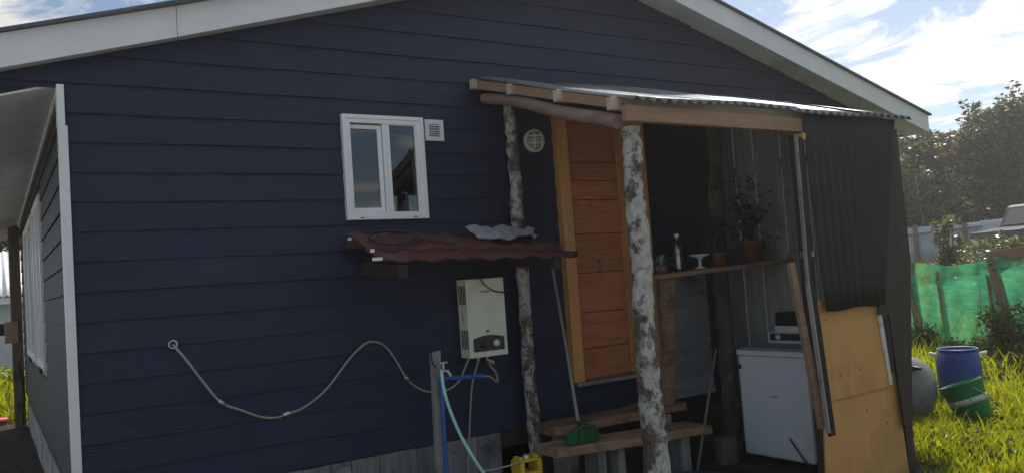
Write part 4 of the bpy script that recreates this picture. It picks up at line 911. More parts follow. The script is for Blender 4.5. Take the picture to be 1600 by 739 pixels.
for x in (wx0 + .04, wx1 - .04):
    for yy in (wy0 + .05, wy1 - .05): MB().lathe([(0, 0), (.02, 0), (.02, .049)], (x, yy, 0), 10).build('foot', M_['rubber'], wm)
MB().box(wx0 - .005, wx0 + .001, wy1 - .035, wy1 - .015, .70, .735).build('hose_clip', M_['rubber'], wm)
MB().box(wx0 - .004, wx0 + .001, -.84, -.77, .505, .512).build('badge', M_['chrome'], wm)
bx = thing('black_box', 'black box on a white tray standing on the washing machine', 'box', (5.1, -1.0, .96))
q = ax(1228, 495, 5.2)
MB().box(5.20, 5.30, q[1] - .1, q[1] + .12, .951, 1.0).build('tray', M_['wm'], bx, bevel=.006)
MB().box(5.205, 5.295, q[1] - .1, q[1] + .11, 1.001, 1.105).build('box_body', M_['black'], bx, bevel=.004)
q0 = np.array([wx0 - .02, -1.02, .17]); tag(MB().tube(smooth_path([(wx0 - .02, -.93, .22), (wx0 - .03, -1.02, .12), (wx0 - .03, -1.12, .015), (wx0 - .05, -1.25, .012)], 5), .006, 6).build('power_lead', M_['rubber']), 'short black lead hanging at the washing machine lower corner', 'cord')
# floor clutter
q = az(1135, 700, 0); s_ = thing('wood_stump', 'short brown wood stump on the ground between steps and washing machine', 'stump', (4.72, -.42, 0))
MB().lathe([(0, .19), (.085, .19), (.09, .18), (.092, 0)], (4.72, -.42, 0), 18).build('stump_log', M_['oldwood'], s_)
tb = thing('wash_basin', 'dark blue plastic basin on the ground under the right end of the steps', 'basin', (3.72, -1.12, 0))
MB().lathe([(0, .012), (.2, .012), (.26, .15), (.285, .155), (.285, .145), (.265, .14), (.205, 0), (0, 0)], (3.72, -1.12, .0), 30).build('basin_shell', M_['tub'], tb)

# soap pump on the inner sill
q = at(634, 318, .1); sb = thing('soap_pump', 'white soap pump bottle standing inside the small window', 'bottle', (q[0], .13, 1.99))
MB().box(WX0, WX1, .072, .2, 1.955, 1.978).build('window_board', M_['inner'], house)
q = at(636, 320, .13); zs_ = 1.979
MB().lathe([(0, 0), (.036, 0), (.038, .02), (.038, .09), (.03, .105), (.014, .115), (.014, .125)], (q[0], .13, zs_), 18).build('bottle_body', M_['oil'], sb)
b = MB(); b.tube([(q[0], .13, zs_ + .12), (q[0], .13, zs_ + .17)], .007, 8); b.tube([(q[0] + .008, .13, zs_ + .17), (q[0] - .045, .12, zs_ + .172)], .008, 8); b.build('pump_head', M_['pvc'], sb)

# ------------------------------------------------------------------ right yard: tank, drum, bucket
tk = thing('round_tank', 'rounded grey plastic tank behind the corner of the orange shelter panel', 'tank', (6.93, -.45, 0))
prof = [(.0, .585), (.05, .585), (.12, .572), (.2, .54), (.265, .485), (.31, .41), (.33, .32), (.325, .22), (.3, .12), (.26, .04), (.2, 0), (0, 0)]
MB().lathe(prof, (6.93, -.45, 0), 40).build('tank_shell', M_['tank'], tk)
q = np.array([6.83, -.66, .46]); MB().tube([q, q + np.array([-.03, -.05, .03]), q + np.array([.02, -.09, .02])], [.022, .02, .012], 8).build('spout', M_['rubber'], tk)
MB().lathe([(.06, .58), (.06, .61), (0, .61)], (6.93, -.45, 0), 20).build('filler_cap', M_['rubber'], tk)
dm = thing('blue_drum', 'open blue plastic drum with white handle clamps in the grass', 'drum', (8.22, -.30, 0))
MB().lathe([(r_ * .94, h_ * .82) for r_, h_ in [(0, .0), (.18, 0), (.205, .03), (.215, .12), (.218, .4), (.21, .5), (.19, .555), (.182, .565), (.182, .585), (.2, .59), (.202, .61), (.196, .615), (.186, .612), (.178, .58), (.185, .54), (.2, .45), (.2, .05), (0, .03)]], (8.22, -.30, 0), 36).build('drum_shell', M_['drum'], dm)
for a in (rad(125), rad(-62)):
    c = np.array([8.22 + .21 * math.cos(a), -.30 + .21 * math.sin(a), .44]); o_ = np.array([math.cos(a), math.sin(a), 0])
    MB().tube([c - o_ * .015, c + o_ * .025 + (0, 0, .01), c + o_ * .05 + (0, 0, .022)], [.017, .02, .012], 8).build('handle_clamp', M_['pvc'], dm)
c = np.array([8.22 - .172, -.30 - .13, .41]); MB().bar(c + (-.03, .045, 0), c + (.03, -.045, 0), .03, .03).build('handle', M_['drum'], dm, bevel=.006)
bk = thing('green_bucket', 'tilted green plastic bucket with worn white band beside the blue drum', 'bucket', (7.3, -.78, 0))
R_ = Matrix.Rotation(rad(-12), 3, Vector((.45, .9, 0)))  # leans towards the left of view
R_ = Matrix.Rotation(rad(-14), 3, Vector((.53, .85, 0)))
R_ = Matrix.Rotation(rad(-13), 3, Vector((.84, -.53, 0))) @ R_
bc = (7.25, -.97, .0)
MB().lathe([(0, 0), (.135, 0), (.14, .01), (.165, .25), (.17, .255), (.172, .315), (.178, .32), (.178, .335), (.165, .335), (.16, .26), (.135, .02), (0, .015)], bc, 30, R_).build('bucket_shell', M_['bucket'], bk)
MB().lathe([(.1553, .15), (.1612, .2)], bc, 30, R_).build('band', M_['label'], bk, solid=.002)
b = MB(); b.tube([Vector(bc) + R_ @ Vector((.175 * math.cos(a), .175 * math.sin(a), .28 - .16 * math.sin((a - rad(-125)) / rad(180) * math.pi) * 1)) for a in np.linspace(rad(-125), rad(55), 14)], .004, 6); b.build('bail', M_['chrome'], bk)
a = rad(-20); MB().tube([Vector(bc) + R_ @ Vector((.17 * math.cos(a), .17 * math.sin(a), .28)), Vector(bc) + R_ @ Vector((.2 * math.cos(a), .2 * math.sin(a), .275))], .018, 8).build('ear', M_['pvc'], bk)

# ------------------------------------------------------------------ shade net fence
A_ = np.array([13.6, 5.6]); B_ = np.array([10.1, -1.2])
def nl(u): return A_ + (B_ - A_) * u
nf = thing('shade_net_fence', 'green shade net fence sagging between rough posts beyond the blue drum', 'fence', (*nl(.5), 0))
def netz(u): return 1.33 + .0 * u
def net():
    P = []; n, m_ = 110, 26; dirn = (B_ - A_) / np.linalg.norm(B_ - A_); nrm = np.array([dirn[1], -dirn[0]])
    if nrm @ (np.array([0, -5]) - A_) < 0: nrm = -nrm
    for j in range(m_):
        v = j / (m_ - 1); row = []
        for i in range(n):
            u = i / (n - 1); c = nl(u); l = u * 7.6
            ztop = 1.33 + .05 * math.sin(l * 2.2) - .05 * abs(math.sin(l * 1.1 + .5)) + .10 * max(0, (u - .58)) / .3
            fold = .03 * math.sin(l * 7 + v * 3) + .02 * math.sin(l * 17 + v * 5) + .035 * math.sin(v * 7 + l * 1.5) * (1 - v) + .05 * math.exp(-((v - .17 - .05 * math.sin(l * 2)) / .05) ** 2)
            p = c + nrm * (.04 + fold)
            row.append((p[0], p[1], ztop * (1 - v) + .02 * v))
        P.append(row)
    MB().grid(P).build('net', M_['net'], nf)
net()
def uat(px):
    v = ray(px, 450); # intersect with fence line in plan
    Mx = np.array([[v[0], -(B_ - A_)[0]], [v[1], -(B_ - A_)[1]]]); s = np.linalg.solve(Mx, A_ - np.array([0, -5.0])); return s[1]
for px, top, lean in ((1432, 1.36, .0), (1483, 1.2, .0), (1565, 1.2, 0), (1592, 1.30, -.12)):
    u = uat(px); c = nl(u); back = np.array([.12, .14]) if px != 1432 else np.array([-.05, -.03])
    c = c + back
    MB().bar((c[0], c[1], -.05), (c[0] + lean * .5 - .03, c[1] - lean + .05, top), .11 if px in (1432, 1592) else .06, .08, (1, 0, 0)).build('fence_post', M_['oldwood'], nf, bevel=.006)
u0, u1 = uat(1545), uat(1640); c0, c1 = nl(u0) + (-.06, -.06), nl(u1) + (-.06, -.06)
MB().bar((*c0, 1.37), (*c1, 1.43), .06, .13).build('top_rail', M_['rail'], nf, bevel=.005)
u0, u1 = uat(1470), uat(1428); c0, c1 = nl(u0) + (-.05, -.05), nl(u1) + (-.05, -.05)

# ------------------------------------------------------------------ foliage builders
def leaf_cloud(clumps, n, size, seed, asp=1.9, flat=.6):
    r = np.random.default_rng(seed); cl = np.array([c[:3] for c in clumps]); ra = np.array([c[3:6] for c in clumps]); wt = ra.prod(1) ** .75; wt /= wt.sum()
    k = r.choice(len(cl), n, p=wt); dirs = r.normal(size=(n, 3)); dirs /= np.linalg.norm(dirs, axis=1)[:, None]
    rad_ = r.random(n) ** .42; P = cl[k] + dirs * ra[k] * rad_[:, None]
    a = r.normal(size=(n, 3)); a[:, 2] *= flat; a /= np.linalg.norm(a, axis=1)[:, None]
    t = r.normal(size=(n, 3)); c = np.cross(a, t); c /= np.linalg.norm(c, axis=1)[:, None]
    s = size * r.uniform(.5, 1.35, n)[:, None]; nn = np.cross(a, c) * s * .1
    V = np.stack([P - a * s / 2, P - c * s / 2 / asp + nn, P + a * s / 2, P + c * s / 2 / asp + nn], 1).reshape(-1, 3)
    return V, P
def quads_obj(name, V, m, parent=None):
    off = np.zeros(3) if parent is None else np.array(root_of(parent).location)
    n = len(V) // 4; me = bpy.data.meshes.new(name)
    me.vertices.add(len(V)); me.vertices.foreach_set('co', (V - off).astype(np.float32).ravel())
    me.loops.add(4 * n); me.loops.foreach_set('vertex_index', np.arange(4 * n, dtype=np.int32))
    me.polygons.add(n); me.polygons.foreach_set('loop_start', np.arange(0, 4 * n, 4, dtype=np.int32))
    me.materials.append(m); me.update(calc_edges=True); me.validate()
    o = bpy.data.objects.new(name, me); C.objects.link(o)
    if parent is not None: o.parent = parent
    return o
def tree(x, y, h, w, label, seed, n=7000, size=.22, m='treeleaf', group=None, low=.15, name='tree'):
    r = random.Random(seed); z0 = float(gh(x, y)); t = thing(name, label, 'tree', (x, y, z0), group)
    b = MB(); lean = np.array([r.uniform(-.15, .15), r.uniform(-.15, .15)])
    tp_ = [np.array([x + lean[0] * u * u, y + lean[1] * u * u, z0 - .1 + h * .92 * u]) for u in np.linspace(0, 1, 7)]
    b.tube(tp_, [w * .055 * (1 - .88 * u) + .012 for u in np.linspace(0, 1, 7)], 8, wob=.05); clumps = []
    nb = 20
    for i in range(nb):
        u = low + (1 - low) * (i + r.random() * .6) / nb; a = i * 2.4 + r.uniform(-.4, .4); p = tp_[0] + (tp_[-1] - tp_[0]) * min(u, 1); p = np.array([np.interp(u, np.linspace(0, 1, 7), [q[j] for q in tp_]) for j in range(3)])
        l = w * .5 * (1.05 - .75 * u) * r.uniform(.65, 1.1) * (1 if u > low + .1 else .7); e = p + np.array([l * math.cos(a), l * math.sin(a), l * r.uniform(.1, .6)])
        b.tube([p, (p + e) / 2 + np.array([0, 0, l * .08]), e], [.05 * w * .25 * (1.1 - u) + .01, .02 * w * .4, .008], 5)
        s = w * r.uniform(.11, .19) * (1.15 - .5 * u); clumps.append((*e, s, s, s * r.uniform(.7, 1.1)))
        q = p + (e - p) * .5; clumps.append((*q, s * .8, s * .8, s * .8))
        for _ in range(2):
            e2 = e + np.array([r.uniform(-1, 1), r.uniform(-1, 1), r.uniform(-.4, 1)]) * s * 1.1; clumps.append((*e2, s * .45, s * .45, s * .5))
    tpz = tp_[-1]; clumps.append((*tpz, w * .1, w * .1, h * .07)); clumps.append((*(tpz - (0, 0, h * .1)), w * .16, w * .16, h * .09))
    b.build('trunk', M_['bark'], t)
    V, _ = leaf_cloud(clumps, n, size, seed); o = quads_obj('crown', V, M_[m], t); return t
def shrub(x, y, h, w, label, seed, n=1500, size=.09, m='shrubleaf', cat='shrub', group=None, name='shrub', blob=9):
    r = random.Random(seed); z0 = float(gh(x, y)); t = thing(name, label, cat, (x, y, z0), group); b = MB(); cl = []
    for i in range(blob):
        a = r.uniform(0, 6.28); rr = w * .5 * math.sqrt(r.random()); u = r.uniform(.2, 1); e = np.array([x + rr * math.cos(a) * (1.15 - .5 * u), y + rr * math.sin(a) * (1.15 - .5 * u), z0 + h * u * .9])
        b.tube([(x + .3 * (e[0] - x), y + .3 * (e[1] - y), z0 - .03), (np.array((x, y, z0)) + e) / 2 + np.array([0, 0, .04 * h]), e], [.018, .012, .005], 5)
        s = w * r.uniform(.14, .26); cl.append((*e, s, s, s * 1.1)); cl.append((*(e * .6 + np.array((x, y, z0)) * .4), s, s, s))
    b.build('stems', M_['bark'], t); V, _ = leaf_cloud(cl, n, size, seed); V[:, 2] = np.maximum(V[:, 2], z0 - .02); o = quads_obj('foliage', V, M_[m], t); o['kind'] = 'stuff'; return t

# trees behind the fence: px of trunk, depth, px of top
TR = [(1398, 30, 212, 4.2, 'slender tree showing sky gaps beside the house corner'),
      (1425, 33, 222, 4.4, 'rounded dark tree second from the house corner'),
      (1452, 29, 212, 4.6, 'dark tree with pale lit leaves behind the tall shrub'),
      (1484, 33, 206, 5.0, 'broad dark tree behind the narrow tall shrub'),
      (1512, 30, 206, 4.2, 'lower dark tree left of the tallest tree mass'),
      (1542, 31, 186, 5.0, 'tall dark tree with a stepped top above the vehicle bonnet'),
      (1572, 33, 168, 5.4, 'very tall dark tree above the vehicle windscreen'),
      (1604, 30, 156, 5.6, 'tallest dark tree at the right picture edge'),
      (1642, 34, 135, 6.0, 'tall dark tree beyond the right picture edge')]
for i, (px, dp_, py, w, lab) in enumerate(TR):
    p = pd(px, 390, dp_); top = pd(px, py, dp_)[2]; z0 = float(gh(p[0], p[1]))
    tree(p[0], p[1], (top - z0) / .97, w, lab, 100 + i, n=(3600, 4600, 6500, 7500, 6500, 8500, 8500, 9000, 7000)[i], size=.22, m='oliveleaf' if i in (0, 2, 5) else 'treeleaf', group='trees behind the zinc fence', low=.06)
for i, (px, dp_, pyt, lab) in enumerate(((1405, 27.4, 232, 'thin pale barked sapling with few leaves beside the shelter corner'), (1446, 27.2, 262, 'thin pale leaning sapling left of the narrow upright shrub'), (1418, 27.6, 246, 'slim pale sapling between the two saplings by the shelter corner'))):
    p = pd(px, 390, dp_); z0 = float(gh(p[0], p[1])); zt = pd(px, pyt, dp_)[2]; t = thing('sapling', lab, 'tree', (p[0], p[1], z0), 'saplings before the dark trees')
    b = MB(); sp_ = [np.array([p[0] + .25 * math.sin(i * 2 + u * 2), p[1], z0 - .05 + (zt - z0) * u]) for u in np.linspace(0, 1, 6)]; b.tube(sp_, [.06, .055, .045, .036, .025, .01], 6)
    cl = []
    for k_ in range(9):
        u = .35 + .6 * k_ / 9; q = sp_[min(5, int(u * 5))] * (1 - (u * 5) % 1) + sp_[min(5, int(u * 5) + 1)] * ((u * 5) % 1); a = k_ * 2.4; e = q + np.array([math.cos(a) * .5, math.sin(a) * .5, .35]); b.tube([q, (q + e) / 2 + np.array([0, 0, .1]), e], [.012, .008, .003], 5); cl.append((*e, .24, .24, .2))
    b.build('trunk', M_['greywood'], t); V, _ = leaf_cloud(cl, 800, .13, 200 + i); quads_obj('crown', V, M_['shrubleaf'], t)
# undergrowth filling below the crowns
def under():
    cl = []
    r = random.Random(5)
    for px in range(1385, 1660, 9):
        p = pd(px, 380, r.uniform(27, 31)); z0 = float(gh(p[0], p[1])); s = r.uniform(.7, 1.2); cl.append((p[0], p[1], z0 + r.uniform(.5, 1.8), s, s, s * 1.2))
    V, _ = leaf_cloud(cl, 8000, .22, 77); tag(quads_obj('undergrowth', V, M_['treeleaf']), 'dark tangled undergrowth filling the foot of the trees', 'undergrowth', kind='stuff')
under()
# shrubs in front of the zinc fence
def sh_at(px, pyb, pyt, dp_, w, lab, seed, **kw):
    p = pd(px, pyb, dp_); z0 = float(gh(p[0], p[1])); h = pd(px, pyt, dp_)[2] - z0
    shrub(p[0], p[1], h, w, lab, seed, **kw)
sh_at(1481, 400, 326, 17.5, .75, 'narrow upright pale leaved shrub standing before the zinc fence', 1, n=2600, size=.085, blob=16)
sh_at(1400, 400, 300, 28, 1.5, 'feathery pale shrub rising beside the shelter corner', 2, n=2200, size=.11, blob=12)
sh_at(1444, 400, 325, 27.8, 1.6, 'olive bush showing over the zinc fence top', 3, n=1600, size=.13)
sh_at(1470, 400, 268, 27.6, 1.7, 'pale leafed bush climbing in front of the dark trees', 13, n=1900, size=.13, blob=14)
sh_at(1535, 400, 368, 16.5, 1.0, 'bramble bush with pale leaves hiding the vehicle wheel', 4, n=1700, size=.08)
sh_at(1568, 400, 362, 16.0, .8, 'low bramble growing under the vehicle bonnet', 5, n=1200, size=.08)
sh_at(1597, 400, 345, 15.5, .7, 'leggy bramble at the right edge beside the vehicle', 6, n=900, size=.08)
sh_at(1510, 405, 380, 15.5, .9, 'low pale weeds beside the narrow upright shrub', 7, n=1100, size=.07)
sh_at(1412, 412, 392, 14.5, .7, 'yellow flowering bush behind the left end of the net', 8, n=700, size=.06, m='yellowleaf')
sh_at(1452, 408, 394, 14.8, .45, 'small yellow flowering clump behind the net post', 9, n=400, size=.06, m='yellowleaf')
# weeds in front of / behind the net
def weed(px, pyt, y_in, w, lab, seed, n=900, m='weedleaf', size=.06):
    u = uat(px); c = nl(u) + np.array([-.45, -.38]) * y_in; top = None
    dpt = CM[2] @ (np.array([c[0], c[1], 1.0]) - EYE); h = pd(px, pyt, dpt)[2]
    shrub(c[0], c[1], max(h, .2), w, lab, seed, n=n, size=size, m=m, cat='weed', name='weed', blob=10)
weed(1440, 518, .5, .9, 'dark rounded weed clump at the foot of the net post', 21, 1500)
weed(1408, 532, .7, .5, 'small weed clump by the shelter corner under the net', 22, 600)
weed(1575, 452, -.6, .9, 'tall leafy weed behind the yellowish right end of the net', 23, 1500)
weed(1553, 478, .5, .7, 'tall leafy weed in front of the net below the rail', 24, 1300)
weed(1590, 470, .7, .8, 'tall weed beside the right picture edge before the net', 25, 1400)
weed(1520, 540, .6, .6, 'low weed clump behind the blue drum', 26, 700)
weed(1560, 548, 1.2, 1.0, 'low dark weed mound right of the blue drum', 27, 1500)
weed(1595, 545, 1.4, .9, 'low leafy weed mound at the right edge', 28, 1300)
weed(1545, 556, 1.9, .8, 'dark leafy weed clump between the drum and the net', 30, 1300)
weed(1478, 552, .9, .7, 'low dark weed clump left behind the blue drum', 31, 1000)
weed(1585, 566, 2.3, .9, 'dark weed clump lowest down at the right picture edge', 32, 1400)
weed(1460, 500, -.5, .5, 'thin weed stems showing through the net', 29, 500)

# ------------------------------------------------------------------ grass
def grass():
    r = np.random.default_rng(3)
    def field(n, hmin, hmax, w, sampler):
        out = []
        P = sampler(n * 3); P = P[:n]; n_ = len(P)
        a = r.uniform(0, 2 * np.pi, n_); h = r.uniform(hmin, hmax, n_) * (0.6 + .8 * (np.sin(P[:, 0] * 4.1 + np.sin(P[:, 1] * 3.3) * 2) * .5 + .5)); ww = w * r.uniform(.7, 1.3, n_)
        ln = r.uniform(.15, .75, n_) * h; la = r.uniform(0, 2 * np.pi, n_)
        z0 = gh(P[:, 0], P[:, 1]) - .005
        sx, sy = np.cos(a) * ww, np.sin(a) * ww; lx, ly = np.cos(la) * ln, np.sin(la) * ln
        b0 = np.stack([P[:, 0] - sx, P[:, 1] - sy, z0], 1); b1 = np.stack([P[:, 0] + sx, P[:, 1] + sy, z0], 1)
        m0 = np.stack([P[:, 0] - sx * .8 + lx * .35, P[:, 1] - sy * .8 + ly * .35, z0 + h * .6], 1); m1 = np.stack([P[:, 0] + sx * .8 + lx * .35, P[:, 1] + sy * .8 + ly * .35, z0 + h * .6], 1)
        t0 = np.stack([P[:, 0] + lx - sx * .12, P[:, 1] + ly - sy * .12, z0 + h * .92], 1); t1 = np.stack([P[:, 0] + lx + sx * .12, P[:, 1] + ly + sy * .12, z0 + h * .92], 1)
        V = np.stack([b0, b1, m1, m0, t1, t0], 1).reshape(-1, 3)
        me = bpy.data.meshes.new('grass'); me.vertices.add(len(V)); me.vertices.foreach_set('co', V.astype(np.float32).ravel())
        idx = (np.arange(n_)[:, None] * 6 + np.array([0, 1, 2, 3, 3, 2, 4, 5])[None]).astype(np.int32).ravel()
        me.loops.add(len(idx)); me.loops.foreach_set('vertex_index', idx); me.polygons.add(2 * n_); me.polygons.foreach_set('loop_start', np.arange(0, 8 * n_, 4, dtype=np.int32))
        me.materials.append(M_['grass']); me.update(calc_edges=True); o = bpy.data.objects.new('grass', me); C.objects.link(o); return o
    def near(n):
        P = np.stack([r.uniform(5.0, 10.2, n), r.uniform(-3.6, 2.2, n)], 1)
        ok = ~((P[:, 0] < 5.5) & (P[:, 1] > -1.75)) & ~((P[:, 0] < 7.7) & (P[:, 1] > -.03))
        for cx, cy, rr in ((6.93, -.45, .33), (8.22, -.30, .23), (7.25, -.97, .15)): ok &= np.hypot(P[:, 0] - cx, P[:, 1] - cy) > rr
        ok &= (P[:, 1] > -1.85 - (P[:, 0] - 5.2) * .9) 
        return P[ok]
    tag(field(60000, .035, .125, .0042, near), 'bright sunlit yellow-green grass beside the shelter', 'grass', kind='stuff')
    def tall(n):
        P = near(n); return P[(np.sin(P[:, 0] * 7) + np.sin(P[:, 1] * 9 + 1)) > .6]
    tag(field(2200, .12, .3, .005, tall), 'taller grass tufts standing out of the lit lawn', 'grass', kind='stuff')
    Pn = near(9000)[:2600]; rr = np.random.default_rng(9); Pn = Pn[(np.sin(Pn[:, 0] * 3.1 + 1) * np.sin(Pn[:, 1] * 2.7)) > -.2]
    cl = [(p[0], p[1], rr.uniform(.02, .09), .03, .03, .02) for p in Pn]
    V, _ = leaf_cloud(cl, 9000, .038, 31, asp=1.4); tag(quads_obj('clover', V, M_['weedleaf']), 'darker broad leaved clover growing among the lit grass', 'ground cover', kind='stuff')
    def far(n):
        P = np.stack([r.uniform(9, 26, n), r.uniform(-2, 24, n)], 1)
        dep = P[:, 0] * .5365 + (P[:, 1] + 5) * .8422; lat = (P[:, 0] * .8433 - (P[:, 1] + 5) * .5327) / dep
        return P[(dep > 9) & (dep < 24) & (lat > .42) & (lat < .72)]
    tag(field(26000, .1, .3, .012, far), 'rough lit grass around and beyond the green net', 'grass', kind='stuff')
    def left(n):
        P = np.stack([r.uniform(-3, .6, n), r.uniform(8.8, 14.5, n)], 1); return P
    tag(field(9000, .1, .4, .012, left), 'lit grass beyond the far end of the side porch', 'grass', kind='stuff')
grass()

# ------------------------------------------------------------------ zinc fence and vehicle
zf = thing('zinc_fence', 'pale blue-grey corrugated zinc fence in front of the trees', 'fence', tuple(pd(1480, 400, 25.5)))
def zfence():
    def top(px): return pd(px, np.interp(px, [1390, 1460, 1500, 1560, 1620, 1700], [359, 351, 352, 342, 334, 322]), np.interp(px, [1390, 1700], [26.4, 24.6]))
    pxs = [1380, 1405, 1427, 1452, 1476, 1504, 1531, 1560, 1590, 1620, 1650]
    for a, c in zip(pxs[:-1], pxs[1:]):
        p, q = top(a), top(c); n = 26; P = []
        zt = (p[2] + q[2]) / 2 + random.uniform(-.03, .03); dr_ = (q - p)[:2]; dr_ = dr_ / np.linalg.norm(dr_); nn = np.array([dr_[1], -dr_[0]])
        for v in (0, 1):
            row = []
            for i in range(n):
                u = i / (n - 1); c2 = p[:2] * (1 - u) + q[:2] * u + nn * .02 * math.sin(u * 6 * 2 * math.pi); row.append((c2[0], c2[1], zt if v == 0 else float(gh(*c2)) - .05))
            P.append(row)
        MB().grid(P).build('zinc_sheet', M_['zincwall'], zf, solid=.002)
    for px in (1427, 1504, 1590):
        p = top(px) - np.array([.06, .09, 0]); MB().box(p[0] - .05, p[0] + .05, p[1] - .05, p[1] + .05, float(gh(p[0], p[1])), p[2] + .06).build('fence_post', M_['oldwood'], zf)
    p, q = top(1405) - np.array([.05, .08, .25]), top(1531) - np.array([.05, .08, .15]); MB().bar(p, q, .04, .07).build('fence_rail', M_['greywood'], zf)
zfence()
def vehicle():
    dp_ = 20.5
    o = pd(1600, 390, dp_); rgt = CM[0].copy(); rgt[2] = 0; rgt /= np.linalg.norm(rgt); fw = CM[2].copy(); fw[2] = 0; fw /= np.linalg.norm(fw)
    # the vehicle points left and somewhat towards the camera
    ang = rad(18); ux = rgt * math.cos(ang) + fw * math.sin(ang); uy = -rgt * math.sin(ang) + fw * math.cos(ang)
    g = float(gh(o[0], o[1])) - .08
    t = thing('parked_vehicle', 'dark off-road vehicle parked before the trees half hidden by brambles', 'vehicle', (o[0], o[1], g))
    def P(x, y, z): return tuple(o * np.array([1, 1, 0]) + ux * x + uy * y + np.array([0, 0, g + z]))
    def prism(name, prof, y0, y1, m, par, bev=.02):
        n = len(prof); b = MB(); b.add([P(x, y0, z) for x, z in prof] + [P(x, y1, z) for x, z in prof], [tuple(range(n)), tuple(range(2 * n - 1, n - 1, -1))] + [(i, i + n, (i + 1) % n + n, (i + 1) % n) for i in range(n)]); return b.build(name, m, par, bevel=bev)
    prism('body', [(0, .45), (.12, .42), (3.5, .42), (3.55, 1.12), (1.05, 1.16), (.95, 1.2), (.05, 1.1), (0, .98)], 0, 1.6, M_['carpaint'], t)
    prism('cab', [(1.0, 1.2), (1.32, 1.72), (1.45, 1.78), (3.4, 1.8), (3.5, 1.14), (1.02, 1.165)], .08, 1.52, M_['carpaint'], t, .03)
    prism('side_window', [(1.22, 1.24), (1.42, 1.66), (2.1, 1.68), (2.1, 1.24)], .07, .079, M_['carglass'], t, 0)
    prism('side_window', [(2.2, 1.24), (2.2, 1.68), (3.3, 1.69), (3.36, 1.24)], .07, .079, M_['carglass'], t, 0)
    b = MB(); b.add([P(1.0, .2, 1.25), P(1.0, 1.4, 1.25), P(1.275, 1.38, 1.67), P(1.275, .22, 1.67)], [(0, 1, 2, 3)]); b.build('windscreen', M_['carglass'], t, solid=.006)
    prism('bumper', [(-.12, .42), (.0, .42), (.0, .62), (-.12, .6)], -.02, 1.62, M_['chrome'], t)
    prism('bonnet_trim', [(.03, 1.1), (1.0, 1.2), (1.0, 1.22), (.03, 1.125)], .0, .04, M_['chrome'], t, 0)
    for x in (.62, 2.85):
        for y in (-.03, 1.45):
            c = P(x, y + .1, .36); axm = Matrix([[ux[0], 0, uy[0]], [ux[1], 0, uy[1]], [0, 1, 0]])
            w = MB().lathe([(.2, -.1), (.34, -.1), (.37, -.06), (.37, .06), (.34, .1), (.2, .1)], c, 22, axm).build('wheel', M_['rubber'], t)
            MB().lathe([(0, -.07), (.2, -.09), (.2, .09), (0, .07)], c, 16, axm).build('rim', M_['chrome'], w)
    for y in (.2, 1.4): MB().lathe([(0, -.02), (.09, -.02), (.1, .02)], P(-.01, y, .85), 14, Matrix([[0, 0, ux[0]], [0, 0, ux[1]], [0, 0, 0]]) + Matrix([[uy[0], 0, 0], [uy[1], 0, 0], [0, 1, 0]])).build('headlight', M_['pvc'], t)
vehicle()

# ------------------------------------------------------------------ left background
nh = thing('neighbour_house', 'pale house with corrugated roof seen past the far porch post', 'house', (-1.5, 17, 0))
def nhouse():
    y0 = 15.5; ze, zt = 1.93, 3.1
    MB().box(-7, 1.6, y0 + .35, y0 + 5, 0, 2.0).build('wall', M_['housewall'], nh)
    P = []
    for v in np.linspace(0, 1, 3): P.append([(x, y0 + 3.2 * v, ze + (zt - ze) * v + .022 * math.sin(x / .13 * 2 * math.pi)) for x in np.linspace(-7.3, 1.9, 560)])
    MB().grid(P).build('roof', M_['zincroof'], nh, solid=.002)
    MB().box(-7.2, 1.85, y0 + .02, y0 + .05, ze - .16, ze - .03).build('gutter', M_['white'], nh)
nhouse()
lf = thing('board_fence', 'grey board fence in front of the neighbouring pale house', 'fence', (-1, 14.8, 0))
for i in range(22): MB().box(-3.6 + i * .2, -3.6 + i * .2 + .19, 14.8 + random.uniform(-.008, .008), 14.83, .02, 1.12 + random.uniform(-.02, .02)).build('fence_board', M_['zincwall'], lf)
shrub(-.25, 13.2, .72, 1.5, 'sunlit leafy bush beyond the far end of the porch', 41, n=2600, size=.1, m='grass', blob=14)
shrub(.35, 12.6, .5, .9, 'smaller sunlit bush close to the far porch post', 42, n=1500, size=.09, m='grass', blob=9)
tree(.3, 26, 5.2, 4.5, 'leafy tree standing behind the neighbouring house roof', 51, n=6000, size=.25, m='shrubleaf')
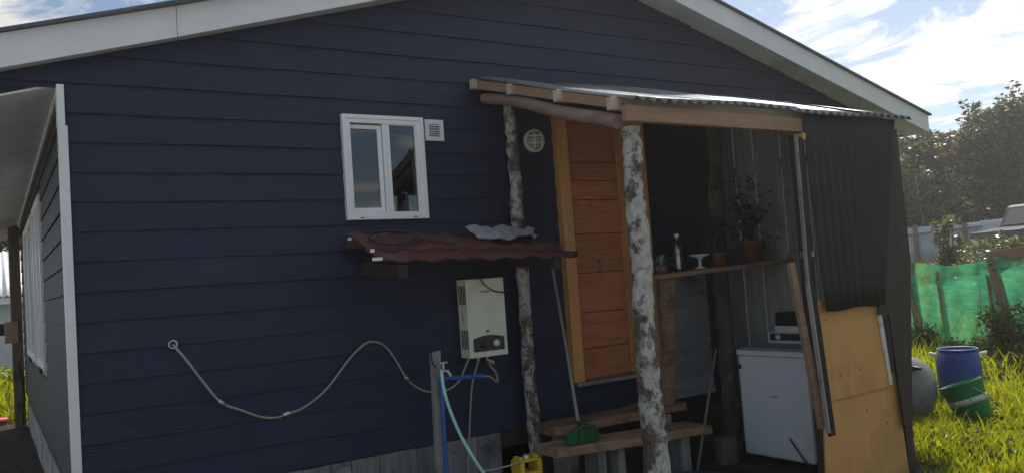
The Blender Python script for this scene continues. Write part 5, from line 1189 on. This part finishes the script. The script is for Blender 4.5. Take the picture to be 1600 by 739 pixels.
tree(-3.5, 28, 6, 5, 'second leafy tree further left behind the neighbouring roof', 52, n=5000, size=.28, m='shrubleaf')
q = at(17, 520, YB - .28)
mb_ = thing('meter_box', 'tan electric box hung by its cable on the porch rail', 'box', tuple(q))
MB().box(q[0] - .07, q[0] + .09, YB - .19, YB - .075, q[2] - .14, q[2] + .15).build('box_case', M_['meter'], mb_, bevel=.006)
MB().tube(smooth_path([(q[0] + .04, YB - .14, q[2] - .14), (q[0] + .07, YB - .16, q[2] - .4), (q[0] + .12, YB - .2, q[2] - .8), (q[0] + .1, YB - .2, .05)], 5), .012, 6).build('cable', M_['rubber'], mb_)
tag(MB().tube(smooth_path([(-2.2, 8.6, .09), (-.8, 8.5, .09), (-.1, 8.55, .08), (.12, 8.7, .06)], 5), .05, 8).build('red_pipe', M_['redpipe']), 'red plastic pipe lying on the ground past the porch', 'pipe')
def litter():
    for i, (x, y, l, a, lab) in enumerate(((-.35, 6.2, .9, 1.1, 'pale loose plank on the dark soil of the side porch'), (-.7, 7.3, .7, .4, 'shorter loose plank further along the side porch'))):
        dx, dy = math.cos(a) * l / 2, math.sin(a) * l / 2
        tag(MB().bar((x - dx, y - dy, .035), (x + dx, y + dy, .05), .09, .025).build('loose_plank', M_['greywood'], None, bevel=.003), lab, 'plank')
litter()

# ------------------------------------------------------------------ haze
def haze():
    b = MB(); b.box(-45, 60, -25, 60, -1.2, 16)  # volume added to stand in for the veil of lens glare
    m = bpy.data.materials.new('glare_haze'); m.use_nodes = True; nt = m.node_tree; nt.nodes.clear()
    v = nt.nodes.new('ShaderNodeVolumePrincipled'); v.inputs['Color'].default_value = (0.95, 0.95, 0.93, 1); v.inputs['Density'].default_value = 0.0019; v.inputs['Anisotropy'].default_value = 0.6
    o = nt.nodes.new('ShaderNodeOutputMaterial'); nt.links.new(v.outputs[0], o.inputs['Volume'])
    h = b.build('haze', m); h['kind'] = 'stuff'; h['label'] = 'thin haze volume added in place of sun glare'; h['category'] = 'haze'
haze()
